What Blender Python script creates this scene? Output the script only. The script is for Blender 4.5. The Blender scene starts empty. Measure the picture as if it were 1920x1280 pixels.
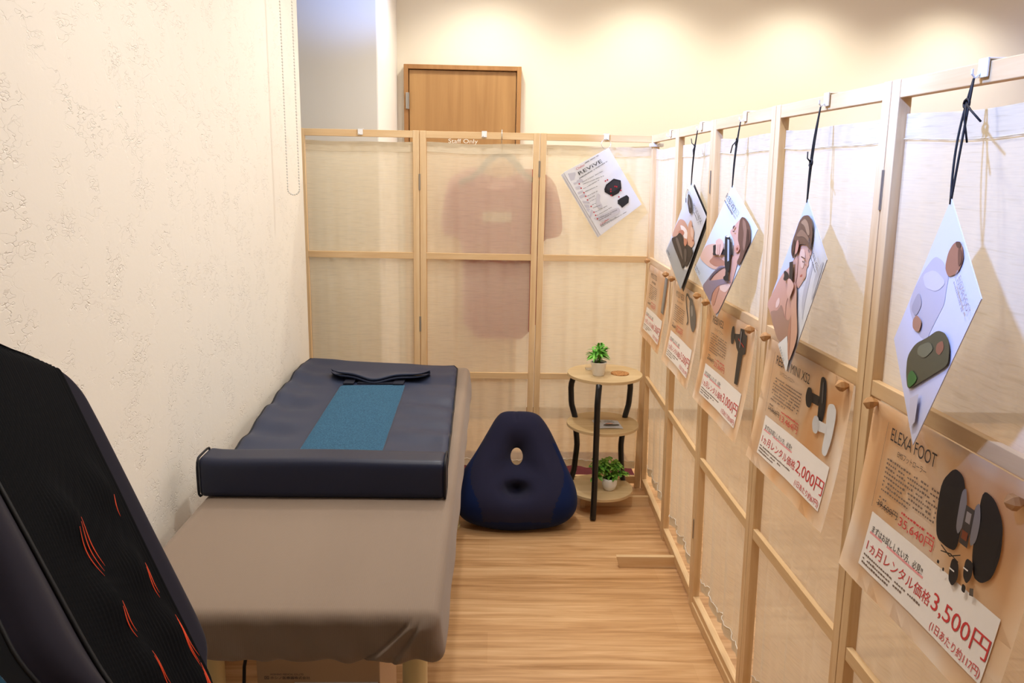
import bpy, bmesh, math, random
from mathutils import Vector, Matrix
from mathutils.noise import noise as pnoise
PI = math.pi
random.seed(7)
S = bpy.context.scene
COL = S.collection

# ------------------------------------------------------------------ camera
cam_data = bpy.data.cameras.new('camera')
cam_data.sensor_width = 36.0
cam_data.lens = 27.4467
cam_data.clip_start = 0.02
cam = bpy.data.objects.new('camera', cam_data)
COL.objects.link(cam)
cam.matrix_world = Matrix(((0.99955, -0.01418, -0.02633, 0.0),
                           (-0.02271, 0.21251, -0.9769, 0.0),
                           (0.01945, 0.97706, 0.21209, 1.3467),
                           (0, 0, 0, 1)))
S.camera = cam

# ------------------------------------------------------------------ world, exposure, lights
S.view_settings.view_transform = 'Standard'
S.view_settings.look = 'None'
S.view_settings.gamma = 1.0
S.view_settings.use_curve_mapping = False
S.view_settings.exposure = 0.1
w = bpy.data.worlds.new('world'); S.world = w
w.use_nodes = True
w.node_tree.nodes['Background'].inputs[0].default_value = (1.0, 0.97, 0.92, 1)
w.node_tree.nodes['Background'].inputs[1].default_value = 0.3

WARM = (1.0, 0.93, 0.79); NEUT = (1.0, 0.97, 0.93); COOL = (0.24, 0.42, 1.0)
def spot(loc, target, power, col, size, blend, radius):
    l = bpy.data.lights.new('ceiling_or_added_spot', 'SPOT'); l.energy = power; l.color = col
    l.spot_size = math.radians(size); l.spot_blend = blend; l.shadow_soft_size = radius
    o = bpy.data.objects.new('ceiling_or_added_spot', l); COL.objects.link(o); o.location = loc
    o.rotation_euler = (Vector(target) - Vector(loc)).to_track_quat('-Z', 'Y').to_euler()
    return o
def area(loc, target, power, col, sx, sy, spread=180):
    l = bpy.data.lights.new('fill_light', 'AREA'); l.energy = power; l.color = col
    l.shape = 'RECTANGLE'; l.size = sx; l.size_y = sy; l.spread = math.radians(spread)
    o = bpy.data.objects.new('fill_light', l); COL.objects.link(o); o.location = loc
    o.rotation_euler = (Vector(target) - Vector(loc)).to_track_quat('-Z', 'Y').to_euler()
    return o
CEIL = 2.45
DOWN = [(x, 3.80) for x in (-0.03, 0.75, 1.54, 2.32)]
for x, y in DOWN:                                   # row of downlights washing the back wall
    spot((x, y, CEIL - 0.03), (x, y + 0.02, 0), 26, WARM, 128, 0.8, 0.05)
for x, y in [(0.0, 2.85), (0.15, 1.35)]:      # downlights over the treatment corner
    spot((x, y, CEIL - 0.03), (x, y, 0), 37, NEUT, 150, 0.8, 0.04)
for x, y in [(1.6, 2.6), (1.6, 1.0)]:   # unseen spots added beyond the screens to backlight the linen
    spot((x, y, CEIL - 0.03), (x, y, 0), 24, WARM, 150, 0.8, 0.05)
spot((-1.3, 3.0, CEIL - 0.03), (-1.3, 3.0, 0), 9, NEUT, 150, 0.8, 0.05)
# cool ceiling spotlights aimed at the right-hand screens
for y, ty in ((0.75, 0.81), (1.7, 1.76), (2.6, 2.78)):
    spot((-0.45, y, 2.36), (0.64, ty, 1.86), 215, COOL, 58, 0.35, 0.04)
spot((0.35, 2.65, 2.34), (-0.52, 3.5, 2.13), 110, COOL, 27, 0.9, 0.05)
area((0.1, 2.0, CEIL - 0.02), (0.1, 2.0, 0), 12, (1.0, 0.95, 0.88), 1.2, 1.4)  # added soft fill over the treatment corner, no real fixture
area((1.9, 2.2, CEIL - 0.02), (1.9, 2.2, 0), 10, (1.0, 0.95, 0.86), 1.6, 2.4)  # added fill beyond the right-hand screen, glows through its cloth

area((0.35, 3.62, CEIL - 0.02), (0.35, 3.62, 0), 4, (1.0, 0.92, 0.76), 2.2, 0.35)  # added light behind the back screen to brighten its linen

# ------------------------------------------------------------------ materials
def lin(h):
    out = []
    for i in (0, 2, 4):
        c = int(h[i:i + 2], 16) / 255
        out.append(c / 12.92 if c <= 0.04045 else ((c + 0.055) / 1.055) ** 2.4)
    return out + [1.0]
_m = {}
def mat(name, hexc, rough=0.6, spec=0.3, metal=0.0, sheen=0.0, coat=0.0):
    if name in _m: return _m[name]
    m = bpy.data.materials.new(name); m.use_nodes = True
    b = m.node_tree.nodes['Principled BSDF']
    b.inputs['Base Color'].default_value = lin(hexc)
    b.inputs['Roughness'].default_value = rough
    b.inputs['Specular IOR Level'].default_value = spec
    b.inputs['Metallic'].default_value = metal
    b.inputs['Sheen Weight'].default_value = sheen
    b.inputs['Coat Weight'].default_value = coat
    _m[name] = m
    return m
def N(m, t, **kw):
    n = m.node_tree.nodes.new(t)
    for k, v in kw.items(): setattr(n, k, v)
    return n
def L(m, a, b): m.node_tree.links.new(a, b)
def tex_coords(m, scale, rot=(0, 0, 0), kind='Object'):
    tc = N(m, 'ShaderNodeTexCoord'); mp = N(m, 'ShaderNodeMapping')
    mp.inputs['Scale'].default_value = scale; mp.inputs['Rotation'].default_value = rot
    L(m, tc.outputs[kind], mp.inputs['Vector'])
    return mp.outputs['Vector']
def noise_node(m, vec, scale, detail=3, rough=0.5, dist=0.0):
    n = N(m, 'ShaderNodeTexNoise'); n.inputs['Scale'].default_value = scale
    n.inputs['Detail'].default_value = detail; n.inputs['Roughness'].default_value = rough
    n.inputs['Distortion'].default_value = dist
    L(m, vec, n.inputs['Vector']); return n
def ramp(m, fac, stops):
    r = N(m, 'ShaderNodeValToRGB')
    while len(r.color_ramp.elements) < len(stops): r.color_ramp.elements.new(0.5)
    for e, (p, c) in zip(r.color_ramp.elements, stops):
        e.position = p; e.color = lin(c) if isinstance(c, str) else c
    L(m, fac, r.inputs['Fac']); return r
def bump(m, height, strength, dist=0.01):
    b = N(m, 'ShaderNodeBump'); b.inputs['Strength'].default_value = strength
    b.inputs['Distance'].default_value = dist
    L(m, height, b.inputs['Height'])
    L(m, b.outputs['Normal'], m.node_tree.nodes['Principled BSDF'].inputs['Normal'])
    return b
def wood(name, c1, c2, axis, rough=0.5, scale=1.0):
    m = mat(name, c1, rough, 0.35)
    sc = [38 * scale] * 3; sc[axis] = 2.2 * scale
    v = tex_coords(m, tuple(sc))
    n = noise_node(m, v, 1.0, 5, 0.6, 0.6)
    v2 = tex_coords(m, tuple([s * 0.16 for s in sc]))
    n2 = noise_node(m, v2, 1.0, 2)
    add = N(m, 'ShaderNodeMath', operation='ADD'); add.use_clamp = False
    L(m, n.outputs['Fac'], add.inputs[0]); L(m, n2.outputs['Fac'], add.inputs[1])
    half = N(m, 'ShaderNodeMath', operation='MULTIPLY'); half.inputs[1].default_value = 0.5
    L(m, add.outputs[0], half.inputs[0])
    r = ramp(m, half.outputs[0], [(0.36, c2), (0.62, c1)])
    L(m, r.outputs['Color'], m.node_tree.nodes['Principled BSDF'].inputs['Base Color'])
    bump(m, n.outputs['Fac'], 0.08, 0.002)
    return m
wood_x = wood('pine_wood_horizontal', 'e9cda2', 'cfa673', 0)
wood_z = wood('pine_wood_vertical', 'ecd0a6', 'd2aa78', 2)
wood_y = wood('pine_wood_lengthwise', 'e6c79b', 'cba06c', 1)
peg_wood = wood('peg_wood', 'c99a68', 'a97a4a', 1)
oak = wood('light_oak_board', 'd9c096', 'bd9f70', 0, 0.45, 0.6)
oak_edge = mat('oak_edge', 'cbb085', 0.6)
door_wood = wood('door_oak', 'c19864', 'a0774a', 2, 0.45, 0.35)
door_frame_m = wood('door_frame_oak', 'b88a58', '9c7044', 2, 0.5, 0.6)

# floor boards
fm = mat('floor_boards', 'cfa775', 0.34, 0.4)
v = tex_coords(fm, (1, 1, 1))
br = N(fm, 'ShaderNodeTexBrick'); br.offset = 0.37; br.offset_frequency = 2
br.inputs['Scale'].default_value = 1.0; br.inputs['Brick Width'].default_value = 0.92
br.inputs['Row Height'].default_value = 0.15; br.inputs['Mortar Size'].default_value = 0.0006
br.inputs['Color1'].default_value = (0.42, 0.42, 0.42, 1); br.inputs['Color2'].default_value = (0.6, 0.6, 0.6, 1)
br.inputs['Mortar'].default_value = (0.34, 0.34, 0.34, 1)
L(fm, v, br.inputs['Vector'])
vg = tex_coords(fm, (2.6, 55, 1)); g = noise_node(fm, vg, 1.0, 6, 0.62, 1.0)
vw = tex_coords(fm, (1.1, 13, 1)); g2 = noise_node(fm, vw, 1.0, 3, 0.5, 1.4)
mx = N(fm, 'ShaderNodeMath', operation='MULTIPLY_ADD'); mx.inputs[1].default_value = 0.55
L(fm, g.outputs['Fac'], mx.inputs[0])
m2 = N(fm, 'ShaderNodeMath', operation='MULTIPLY'); m2.inputs[1].default_value = 0.45
L(fm, g2.outputs['Fac'], m2.inputs[0]); L(fm, m2.outputs[0], mx.inputs[2])
m3 = N(fm, 'ShaderNodeMath', operation='MULTIPLY_ADD'); m3.inputs[1].default_value = 0.22
L(fm, br.outputs['Color'], m3.inputs[0]); L(fm, mx.outputs[0], m3.inputs[2])
m4 = N(fm, 'ShaderNodeMath', operation='SUBTRACT'); m4.inputs[1].default_value = 0.11
L(fm, m3.outputs[0], m4.inputs[0])
r = ramp(fm, m4.outputs[0], [(0.34, 'a97c4c'), (0.5, 'cda070'), (0.64, 'e0b98a')])
L(fm, r.outputs['Color'], fm.node_tree.nodes['Principled BSDF'].inputs['Base Color'])
bump(fm, g.outputs['Fac'], 0.05, 0.002)

# trowelled plaster
pm = mat('trowelled_plaster', 'f0e9dc', 0.85, 0.15)
v = tex_coords(pm, (1, 1, 1))
n1 = noise_node(pm, v, 7, 4, 0.55, 1.2)
wv = N(pm, 'ShaderNodeTexVoronoi', feature='DISTANCE_TO_EDGE'); wv.inputs['Scale'].default_value = 5.5
v2 = tex_coords(pm, (1, 1.2, 2.2), (0.6, 0, 0)); nd = noise_node(pm, v2, 9, 3, 0.6, 0)
vm = N(pm, 'ShaderNodeVectorMath', operation='MULTIPLY_ADD')
vm.inputs[1].default_value = (0.9, 0.9, 0.9); L(pm, nd.outputs['Color'], vm.inputs[0]); L(pm, v2, vm.inputs[2])
L(pm, vm.outputs[0], wv.inputs['Vector'])
rr = ramp(pm, wv.outputs['Distance'], [(0.0, (0, 0, 0, 1)), (0.035, (1, 1, 1, 1))])
n3 = noise_node(pm, v, 11, 2); r3 = ramp(pm, n3.outputs['Fac'], [(0.42, (0, 0, 0, 1)), (0.52, (1, 1, 1, 1))])
mxx = N(pm, 'ShaderNodeMath', operation='MAXIMUM'); L(pm, rr.outputs['Color'], mxx.inputs[0]); L(pm, r3.outputs['Color'], mxx.inputs[1])
ad = N(pm, 'ShaderNodeMath', operation='MULTIPLY_ADD'); ad.inputs[1].default_value = 0.45
L(pm, n1.outputs['Fac'], ad.inputs[0]); L(pm, mxx.outputs[0], ad.inputs[2])
nf = noise_node(pm, v, 130, 3, 0.7); ad2 = N(pm, 'ShaderNodeMath', operation='MULTIPLY_ADD'); ad2.inputs[1].default_value = 0.06
L(pm, nf.outputs['Fac'], ad2.inputs[0]); L(pm, ad.outputs[0], ad2.inputs[2])
bump(pm, ad2.outputs[0], 0.42, 0.005)

wall_m = mat('painted_wall', 'f1eadb', 0.9, 0.1)
v = tex_coords(wall_m, (1, 1, 1)); bump(wall_m, noise_node(wall_m, v, 180, 2).outputs['Fac'], 0.08, 0.002)
shaded_wall_m = mat('shaded_wall', 'dcd8d0', 0.9, 0.1)  # dimmer light on this wall face is put into its colour
lit_wall_m = mat('lit_wall', 'f3f1ec', 0.85, 0.1)  # bright light on the pillar's side face is put into its colour
ceil_m = mat('ceiling_white', 'efece4', 0.95, 0.05)

# sheer linen: thin cloth that lets light and blurred shapes through
def linen(name, c1, c2, transp, transl=0.38, slub=True):
    m = mat(name, c1, 0.9, 0.05)
    nt = m.node_tree; b = nt.nodes['Principled BSDF']; out = nt.nodes['Material Output']
    va = tex_coords(m, (14, 14, 300)); na = noise_node(m, va, 1.0, 2, 0.5)
    vb = tex_coords(m, (420, 420, 14)); nb = noise_node(m, vb, 1.0, 2, 0.6)
    ra = ramp(m, na.outputs['Fac'], [(0.24, c2), (0.44, c1)])
    L(m, ra.outputs['Color'], b.inputs['Base Color'])
    tl = N(m, 'ShaderNodeBsdfTranslucent'); L(m, ra.outputs['Color'], tl.inputs['Color'])
    tr = N(m, 'ShaderNodeBsdfTransparent'); tr.inputs['Color'].default_value = (0.97, 0.94, 0.88, 1)
    mix1 = N(m, 'ShaderNodeMixShader'); mix1.inputs[0].default_value = transl
    L(m, b.outputs[0], mix1.inputs[1]); L(m, tl.outputs[0], mix1.inputs[2])
    mm = N(m, 'ShaderNodeMath', operation='MULTIPLY_ADD'); mm.inputs[1].default_value = 0.3; mm.inputs[2].default_value = transp - 0.15
    mn = N(m, 'ShaderNodeMath', operation='MULTIPLY'); L(m, na.outputs['Fac'], mn.inputs[0]); mn.inputs[1].default_value = 0.5
    mn2 = N(m, 'ShaderNodeMath', operation='MULTIPLY'); mn2.inputs[1].default_value = 2.0; L(m, mn.outputs[0], mn2.inputs[0])
    L(m, mn2.outputs[0], mm.inputs[0]); mm.use_clamp = True
    mix2 = N(m, 'ShaderNodeMixShader'); L(m, mm.outputs[0], mix2.inputs[0])
    L(m, mix1.outputs[0], mix2.inputs[1]); L(m, tr.outputs[0], mix2.inputs[2])
    L(m, mix2.outputs[0], out.inputs['Surface'])
    return m
linen_m = linen('sheer_linen', 'f3e8cf', 'e2d5b7', 0.26)
linen_hem = linen('linen_hem_double', 'e9dfca', 'd0c3a8', 0.08)
thread_m = mat('white_thread', 'f3efe6', 0.8)
plastic_w = mat('white_plastic', 'f2f2f2', 0.35, 0.5)
steel = mat('brushed_steel', 'b9b9b6', 0.3, 0.5, 1.0)
dark_steel = mat('dark_hinge_steel', 'a59a8c', 0.45, 0.5, 0.6)
black_cord = mat('black_cord', '15151b', 0.6)
black_metal = mat('black_painted_metal', '141416', 0.35, 0.5)
paper_w = mat('glossy_paper', 'eef0f6', 0.35, 0.5)

# taupe ribbed fabric
tp = mat('taupe_fabric', '8a7868', 0.8, 0.15, 0, 0.15)
v = tex_coords(tp, (1, 1, 1)); wv = N(tp, 'ShaderNodeTexWave', wave_type='BANDS', bands_direction='X')
wv.inputs['Scale'].default_value = 95; L(tp, v, wv.inputs['Vector'])
bump(tp, wv.outputs['Fac'], 0.12, 0.001)
navy_leather = mat('navy_leatherette', '2b3349', 0.5, 0.3)
v = tex_coords(navy_leather, (1, 1, 1)); bump(navy_leather, noise_node(navy_leather, v, 260, 2).outputs['Fac'], 0.06, 0.001)
navy_dark = mat('navy_piping', '0d0f18', 0.5, 0.3)
blue_mesh = mat('blue_mesh_fabric', '33566f', 0.85, 0.1)
v = tex_coords(blue_mesh, (1, 1, 1)); nn = noise_node(blue_mesh, v, 330, 2)
rc = ramp(blue_mesh, nn.outputs['Fac'], [(0.35, '2b4a61'), (0.65, '3d647e')])
L(blue_mesh, rc.outputs['Color'], blue_mesh.node_tree.nodes['Principled BSDF'].inputs['Base Color'])
cush_mid = mat('slate_navy_jersey', '26263c', 0.85, 0.1, 0, 0.08)
cush_side = mat('royal_navy_jersey', '101f48', 0.8, 0.1, 0, 0.05)
white_pot = mat('white_ceramic', 'f0eeea', 0.3, 0.5)
leaf_a = mat('bright_green_leaf', '3f9a2c', 0.45, 0.4)
leaf_b = mat('mid_green_leaf', '4d8f2a', 0.45, 0.4)
for lm, ca, cb in ((leaf_a, '3a8a2c', '86d052'), (leaf_b, '438a2a', '9ccc55')):
    v = tex_coords(lm, (1, 1, 1)); nn = noise_node(lm, v, 45, 2)
    rc = ramp(lm, nn.outputs['Fac'], [(0.35, ca), (0.65, cb)])
    L(lm, rc.outputs['Color'], lm.node_tree.nodes['Principled BSDF'].inputs['Base Color'])
soil_m = mat('dark_soil', '2a2019', 0.95)
cork_m = mat('cork', 'b9824f', 0.9)
v = tex_coords(cork_m, (1, 1, 1)); nn = noise_node(cork_m, v, 220, 2)
rc = ramp(cork_m, nn.outputs['Fac'], [(0.35, '9a6638'), (0.6, 'c8935d')])
L(cork_m, rc.outputs['Color'], cork_m.node_tree.nodes['Principled BSDF'].inputs['Base Color'])
cream_metal = mat('cream_enamel', 'd9c692', 0.35, 0.5)
card_board = mat('cardboard', 'c4aa8e', 0.85, 0.1)
shirt_m = mat('dark_red_cotton', 'ba4c58', 0.9, 0.05)
hanger_m = mat('grey_hanger', '2e373c', 0.5)
maroon = mat('maroon_mat', '571c22', 0.9)

# ------------------------------------------------------------------ mesh helpers
def obj(name, bm, mats, parent=None, smooth=False, autosmooth=None):
    bmesh.ops.recalc_face_normals(bm, faces=bm.faces)
    me = bpy.data.meshes.new(name); bm.to_mesh(me); bm.free()
    for m in (mats if isinstance(mats, (list, tuple)) else [mats]): me.materials.append(m)
    if smooth:
        for p in me.polygons: p.use_smooth = True
    if autosmooth is not None:
        for p in me.polygons: p.use_smooth = True
        try: me.set_sharp_from_angle(angle=math.radians(autosmooth))
        except Exception: pass
    o = bpy.data.objects.new(name, me); COL.objects.link(o)
    if parent: o.parent = parent
    return o
def tag(o, label, cat, group=None):
    o['label'] = label; o['category'] = cat
    if group: o['group'] = group
    return o
def thing(name, label, cat, loc=(0, 0, 0), group=None):
    o = bpy.data.objects.new(name, None); COL.objects.link(o); o.location = loc; o.empty_display_size = 0.05
    return tag(o, label, cat, group)
def struct(name, bm, m, parent=None, **k):
    o = obj(name, bm, m, parent, **k)
    if parent is None: o['kind'] = 'structure'
    return o
def box(bm, x0, x1, y0, y1, z0, z1, mi=0, bev=0.0, M=None):
    vs = [bm.verts.new((x, y, z)) for z in (z0, z1) for y in (y0, y1) for x in (x0, x1)]
    idx = [(0, 2, 3, 1), (4, 5, 7, 6), (0, 1, 5, 4), (2, 6, 7, 3), (0, 4, 6, 2), (1, 3, 7, 5)]
    fs = [bm.faces.new([vs[i] for i in f]) for f in idx]
    for f in fs: f.material_index = mi
    if bev > 0:
        es = list({e for f in fs for e in f.edges})
        res = bmesh.ops.bevel(bm, geom=es, offset=bev, segments=2, affect='EDGES', profile=0.6)
        for f in res['faces']: f.material_index = mi
        vs = list({v for f in fs + res['faces'] if f.is_valid for v in f.verts} | {v for v in vs if v.is_valid})
    if M is not None:
        for v in vs: v.co = M @ v.co
    return vs
def tube(bm, pts, rad, seg=8, mi=0, caps=True, flat=None):
    pts = [Vector(p) for p in pts]; n = len(pts); rings = []
    up = None
    for i, p in enumerate(pts):
        t = (pts[min(i + 1, n - 1)] - pts[max(i - 1, 0)]).normalized()
        if up is None:
            up = Vector((0, 0, 1)) if abs(t.z) < 0.9 else Vector((0, 1, 0))
        a = (up - t * up.dot(t)).normalized(); b = t.cross(a); up = a
        r = rad[i] if isinstance(rad, (list, tuple)) else rad
        ring = []
        for k in range(seg):
            th = 2 * PI * k / seg
            ring.append(bm.verts.new(p + a * math.cos(th) * r + b * math.sin(th) * r * (flat or 1)))
        rings.append(ring)
    for i in range(n - 1):
        for k in range(seg):
            f = bm.faces.new((rings[i][k], rings[i][(k + 1) % seg], rings[i + 1][(k + 1) % seg], rings[i + 1][k])); f.material_index = mi
    if caps:
        for rg in (rings[0], rings[-1]):
            try: bm.faces.new(rg).material_index = mi
            except ValueError: pass
def lathe(bm, prof, seg=32, c=(0, 0, 0), mi=0, caps=True):
    rings = []
    for r, z in prof:
        rings.append([bm.verts.new((c[0] + r * math.cos(2 * PI * k / seg), c[1] + r * math.sin(2 * PI * k / seg), c[2] + z)) for k in range(seg)])
    for i in range(len(rings) - 1):
        for k in range(seg):
            bm.faces.new((rings[i][k], rings[i][(k + 1) % seg], rings[i + 1][(k + 1) % seg], rings[i + 1][k])).material_index = mi
    if caps:
        bm.faces.new(rings[0]).material_index = mi; bm.faces.new(rings[-1]).material_index = mi
def grid(bm, fn, nu, nv, mi=0, wrapu=False, wrapv=False):
    vs = [[bm.verts.new(fn(i / nu, j / nv)) for j in range(nv if wrapv else nv + 1)] for i in range(nu if wrapu else nu + 1)]
    fs = []
    for i in range(nu):
        for j in range(nv):
            a = vs[i][j]; b = vs[(i + 1) % len(vs)][j]; c = vs[(i + 1) % len(vs)][(j + 1) % len(vs[0])]; d = vs[i][(j + 1) % len(vs[0])]
            try:
                f = bm.faces.new((a, b, c, d)); f.material_index = mi; fs.append(f)
            except ValueError: pass
    return fs
def rbox(bm, x0, x1, y0, y1, z0, z1, r, nx, ny, nz, disp=None, mi=0):
    """rounded box as one dense surface, with an optional displacement of its points"""
    key = {}
    def vert(p):
        k = (round(p[0], 5), round(p[1], 5), round(p[2], 5))
        if k in key: return key[k]
        q = Vector((min(max(p[0], x0 + r), x1 - r), min(max(p[1], y0 + r), y1 - r), min(max(p[2], z0 + r), z1 - r)))
        d = Vector(p) - q
        c = q + d.normalized() * r if d.length > 1e-9 else q
        if disp: c = disp(c)
        key[k] = bm.verts.new(c); return key[k]
    def ax(a, b, n):
        out = [a, a + r * 0.15, a + r * 0.4, a + r * 0.7, a + r]
        m_ = n - 1
        out += [a + r + (b - a - 2 * r) * i / n for i in range(1, n)]
        out += [b - r, b - r * 0.7, b - r * 0.4, b - r * 0.15, b]
        return out
    X, Y, Z = ax(x0, x1, nx), ax(y0, y1, ny), ax(z0, z1, nz)
    def face(ps):
        f_ = [vert(p) for p in ps]
        if len(set(f_)) == 4:
            try: bm.faces.new(f_).material_index = mi
            except ValueError: pass
    for z in (z0, z1):
        for i in range(len(X) - 1):
            for j in range(len(Y) - 1): face([(X[i], Y[j], z), (X[i + 1], Y[j], z), (X[i + 1], Y[j + 1], z), (X[i], Y[j + 1], z)])
    for y in (y0, y1):
        for i in range(len(X) - 1):
            for j in range(len(Z) - 1): face([(X[i], y, Z[j]), (X[i + 1], y, Z[j]), (X[i + 1], y, Z[j + 1]), (X[i], y, Z[j + 1])])
    for x in (x0, x1):
        for i in range(len(Y) - 1):
            for j in range(len(Z) - 1): face([(x, Y[i], Z[j]), (x, Y[i + 1], Z[j]), (x, Y[i + 1], Z[j + 1]), (x, Y[i], Z[j + 1])])
def sstep(a, b, x):
    t = min(max((x - a) / (b - a), 0), 1); return t * t * (3 - 2 * t)
def chaikin(p, n=2):
    for _ in range(n):
        q = []
        for i in range(len(p)):
            a, b = p[i], p[(i + 1) % len(p)]
            q += [(a[0] * .8 + b[0] * .2, a[1] * .8 + b[1] * .2), (a[0] * .2 + b[0] * .8, a[1] * .2 + b[1] * .8)]
        p = q
    return p
_txt = {}
def text_geo(body):
    if body in _txt: return _txt[body]
    cu = bpy.data.curves.new('lettering_source', 'FONT'); cu.body = body; cu.resolution_u = 3
    o = bpy.data.objects.new('lettering_source', cu); COL.objects.link(o)
    dg = bpy.context.evaluated_depsgraph_get(); ev = o.evaluated_get(dg); me = ev.to_mesh()
    V = [(v.co.x, v.co.y) for v in me.vertices]; F = [tuple(p.vertices) for p in me.polygons]
    ev.to_mesh_clear(); bpy.data.objects.remove(o); bpy.data.curves.remove(cu)
    if not V: V = [(0, 0), (1, 0), (1, 1)]; F = []
    x0 = min(v[0] for v in V); x1 = max(v[0] for v in V); y0 = min(v[1] for v in V); y1 = max(v[1] for v in V)
    V = [((a - x0) / (x1 - x0 or 1), (b - y0) / (y1 - y0 or 1)) for a, b in V]
    _txt[body] = (V, F); return V, F
class Flat:
    """prints flat shapes on a sheet: fr(s, t) gives the 3D point, s to the right and t downward in sheet units"""
    def __init__(self, fr, nrm): self.fr = fr; self.n = nrm; self.bms = {}
    def bm(self, key):
        if key not in self.bms: self.bms[key] = bmesh.new()
        return self.bms[key]
    def poly(self, key, pts, layer, smooth=False, mi=0):
        if smooth: pts = chaikin(pts)
        b = self.bm(key)
        vs = [b.verts.new(self.fr(s, t) + self.n * (0.00035 * layer)) for s, t in pts]
        try: b.faces.new(vs).material_index = mi
        except ValueError: pass
    def text(self, key, body, s0, s1, tb, h, layer, tb2=None):
        V, F = text_geo(body); b = self.bm(key); tb2 = tb if tb2 is None else tb2
        vs = [b.verts.new(self.fr(s0 + (s1 - s0) * x, tb + (tb2 - tb) * x - h * y) + self.n * (0.00035 * layer)) for x, y in V]
        for f in F:
            try: b.faces.new([vs[i] for i in f])
            except ValueError: pass
    def dashes(self, key, s0, s1, t0, t1, h, layer, rnd):
        s = 0.0; L_ = math.hypot(s1 - s0, t1 - t0)
        while s < 1:
            wd = rnd.uniform(0.7, 1.6) * h / L_ * 0.8
            e = min(s + wd, 1)
            if rnd.random() < 0.9:
                a = (s0 + (s1 - s0) * s, t0 + (t1 - t0) * s); c = (s0 + (s1 - s0) * e, t0 + (t1 - t0) * e)
                k = rnd.uniform(0.6, 1.0) * h
                self.poly(key, [a, c, (c[0], c[1] - k), (a[0], a[1] - k)], layer)
            s = e + 0.35 * h / L_
    def build(self, names, parent):
        for key, b in self.bms.items():
            nm, m = names[key]
            me_o = obj(nm, b, m, parent)
_pal = {}
def ink(hexc):
    return mat('ink_' + hexc, hexc, 0.45, 0.4)

# ------------------------------------------------------------------ the room
def slab(name, x0, x1, y0, y1, z0, z1, m):
    bm = bmesh.new(); box(bm, x0, x1, y0, y1, z0, z1); return struct(name, bm, m)
slab('floor', -2.6, 4.2, -1.7, 4.4, -0.05, 0.0, fm)
slab('ceiling', -2.6, 4.2, -1.7, 4.4, CEIL, CEIL + 0.05, ceil_m)
slab('wall_back', -0.5, 4.2, 4.2, 4.32, 0, CEIL, wall_m)
slab('wall_right', 4.1, 4.2, -1.6, 4.2, 0, CEIL, wall_m)
slab('wall_front', -0.75, 4.2, -1.7, -1.6, 0, CEIL, wall_m)
slab('wall_far_left', -2.6, -2.5, -1.7, 3.5, 0, CEIL, wall_m)
slab('wall_shaded', -2.6, -0.505, 3.5, 4.32, 0, CEIL, shaded_wall_m)
slab('wall_pillar', -0.505, -0.5, 3.5, 4.2, 0, CEIL, lit_wall_m)
bm = bmesh.new()
box(bm, -0.9, -0.738, -1.7, 3.115, 0, CEIL, 0, 0.012)
struct('wall_left', bm, pm)
slab('wall_left_front', -2.6, -0.9, -1.7, -1.6, 0, CEIL, wall_m)
slab('baseboard_back', 0.14, 4.1, 4.188, 4.2, 0, 0.06, mat('baseboard_brown', '8a6a48', 0.6))
slab('baseboard_left', -0.738, -0.730, -1.6, 3.12, 0, 0.06, mat('baseboard_pale', 'cbb593', 0.6))

# door in the back wall
bm = bmesh.new(); box(bm, -0.437, 0.108, 4.165, 4.2, 0.005, 1.843, 0, 0.003)
door = struct('door_1', bm, door_wood)
bm = bmesh.new()
box(bm, -0.462, -0.44, 4.15, 4.2, 0, 1.868, 0, 0.002); box(bm, 0.111, 0.133, 4.15, 4.2, 0, 1.868, 0, 0.002)
box(bm, -0.44, 0.111, 4.15, 4.2, 1.846, 1.868, 0, 0.002)
obj('door_frame', bm, door_frame_m, door)
bm = bmesh.new()
for z in (1.65, 0.25): box(bm, -0.452, -0.442, 4.14, 4.15, z, z + 0.08, 0, 0.002); tube(bm, [(-0.439, 4.146, z), (-0.439, 4.146, z + 0.08)], 0.006)
obj('door_hinge', bm, steel, door)
bm = bmesh.new(); tube(bm, [(0.06, 4.165, 0.92), (0.06, 4.12, 0.92), (-0.04, 4.12, 0.92)], 0.009); obj('door_handle', bm, steel, door)
fl = Flat(lambda s, t: Vector((s, 4.164, 1.5 - t)), Vector((0, -1, 0)))
fl.text('t', 'Staff Only', -0.237, -0.085, 0.020, 0.028, 1)
fl.build({'t': ('lettering', mat('white_lettering', 'f4efe4', 0.5))}, door)

# recessed downlight rings at the lamps
rings = [(x, y) for x, y in DOWN] + [(0.0, 2.85), (0.15, 1.35), (1.6, 2.6), (1.6, 1.0)]
names_ = ['washing the wall above the door', 'second along the back wall', 'third along the back wall', 'rightmost along the back wall',
          'over the far end of the bed', 'over the floor in front of the bed', 'added to backlight the right-hand screen, far one', 'added to backlight the right-hand screen, near one']
for (x, y), nm in zip(rings, names_):
    bm = bmesh.new(); lathe(bm, [(0.052, 0.0), (0.062, 0.0), (0.064, -0.006), (0.052, -0.009), (0.05, 0.0)], 32, (x, y, CEIL), caps=False)
    tag(obj('downlight', bm, plastic_w, smooth=True), 'white ceiling downlight ' + nm, 'light', 'ceiling downlights')

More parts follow.
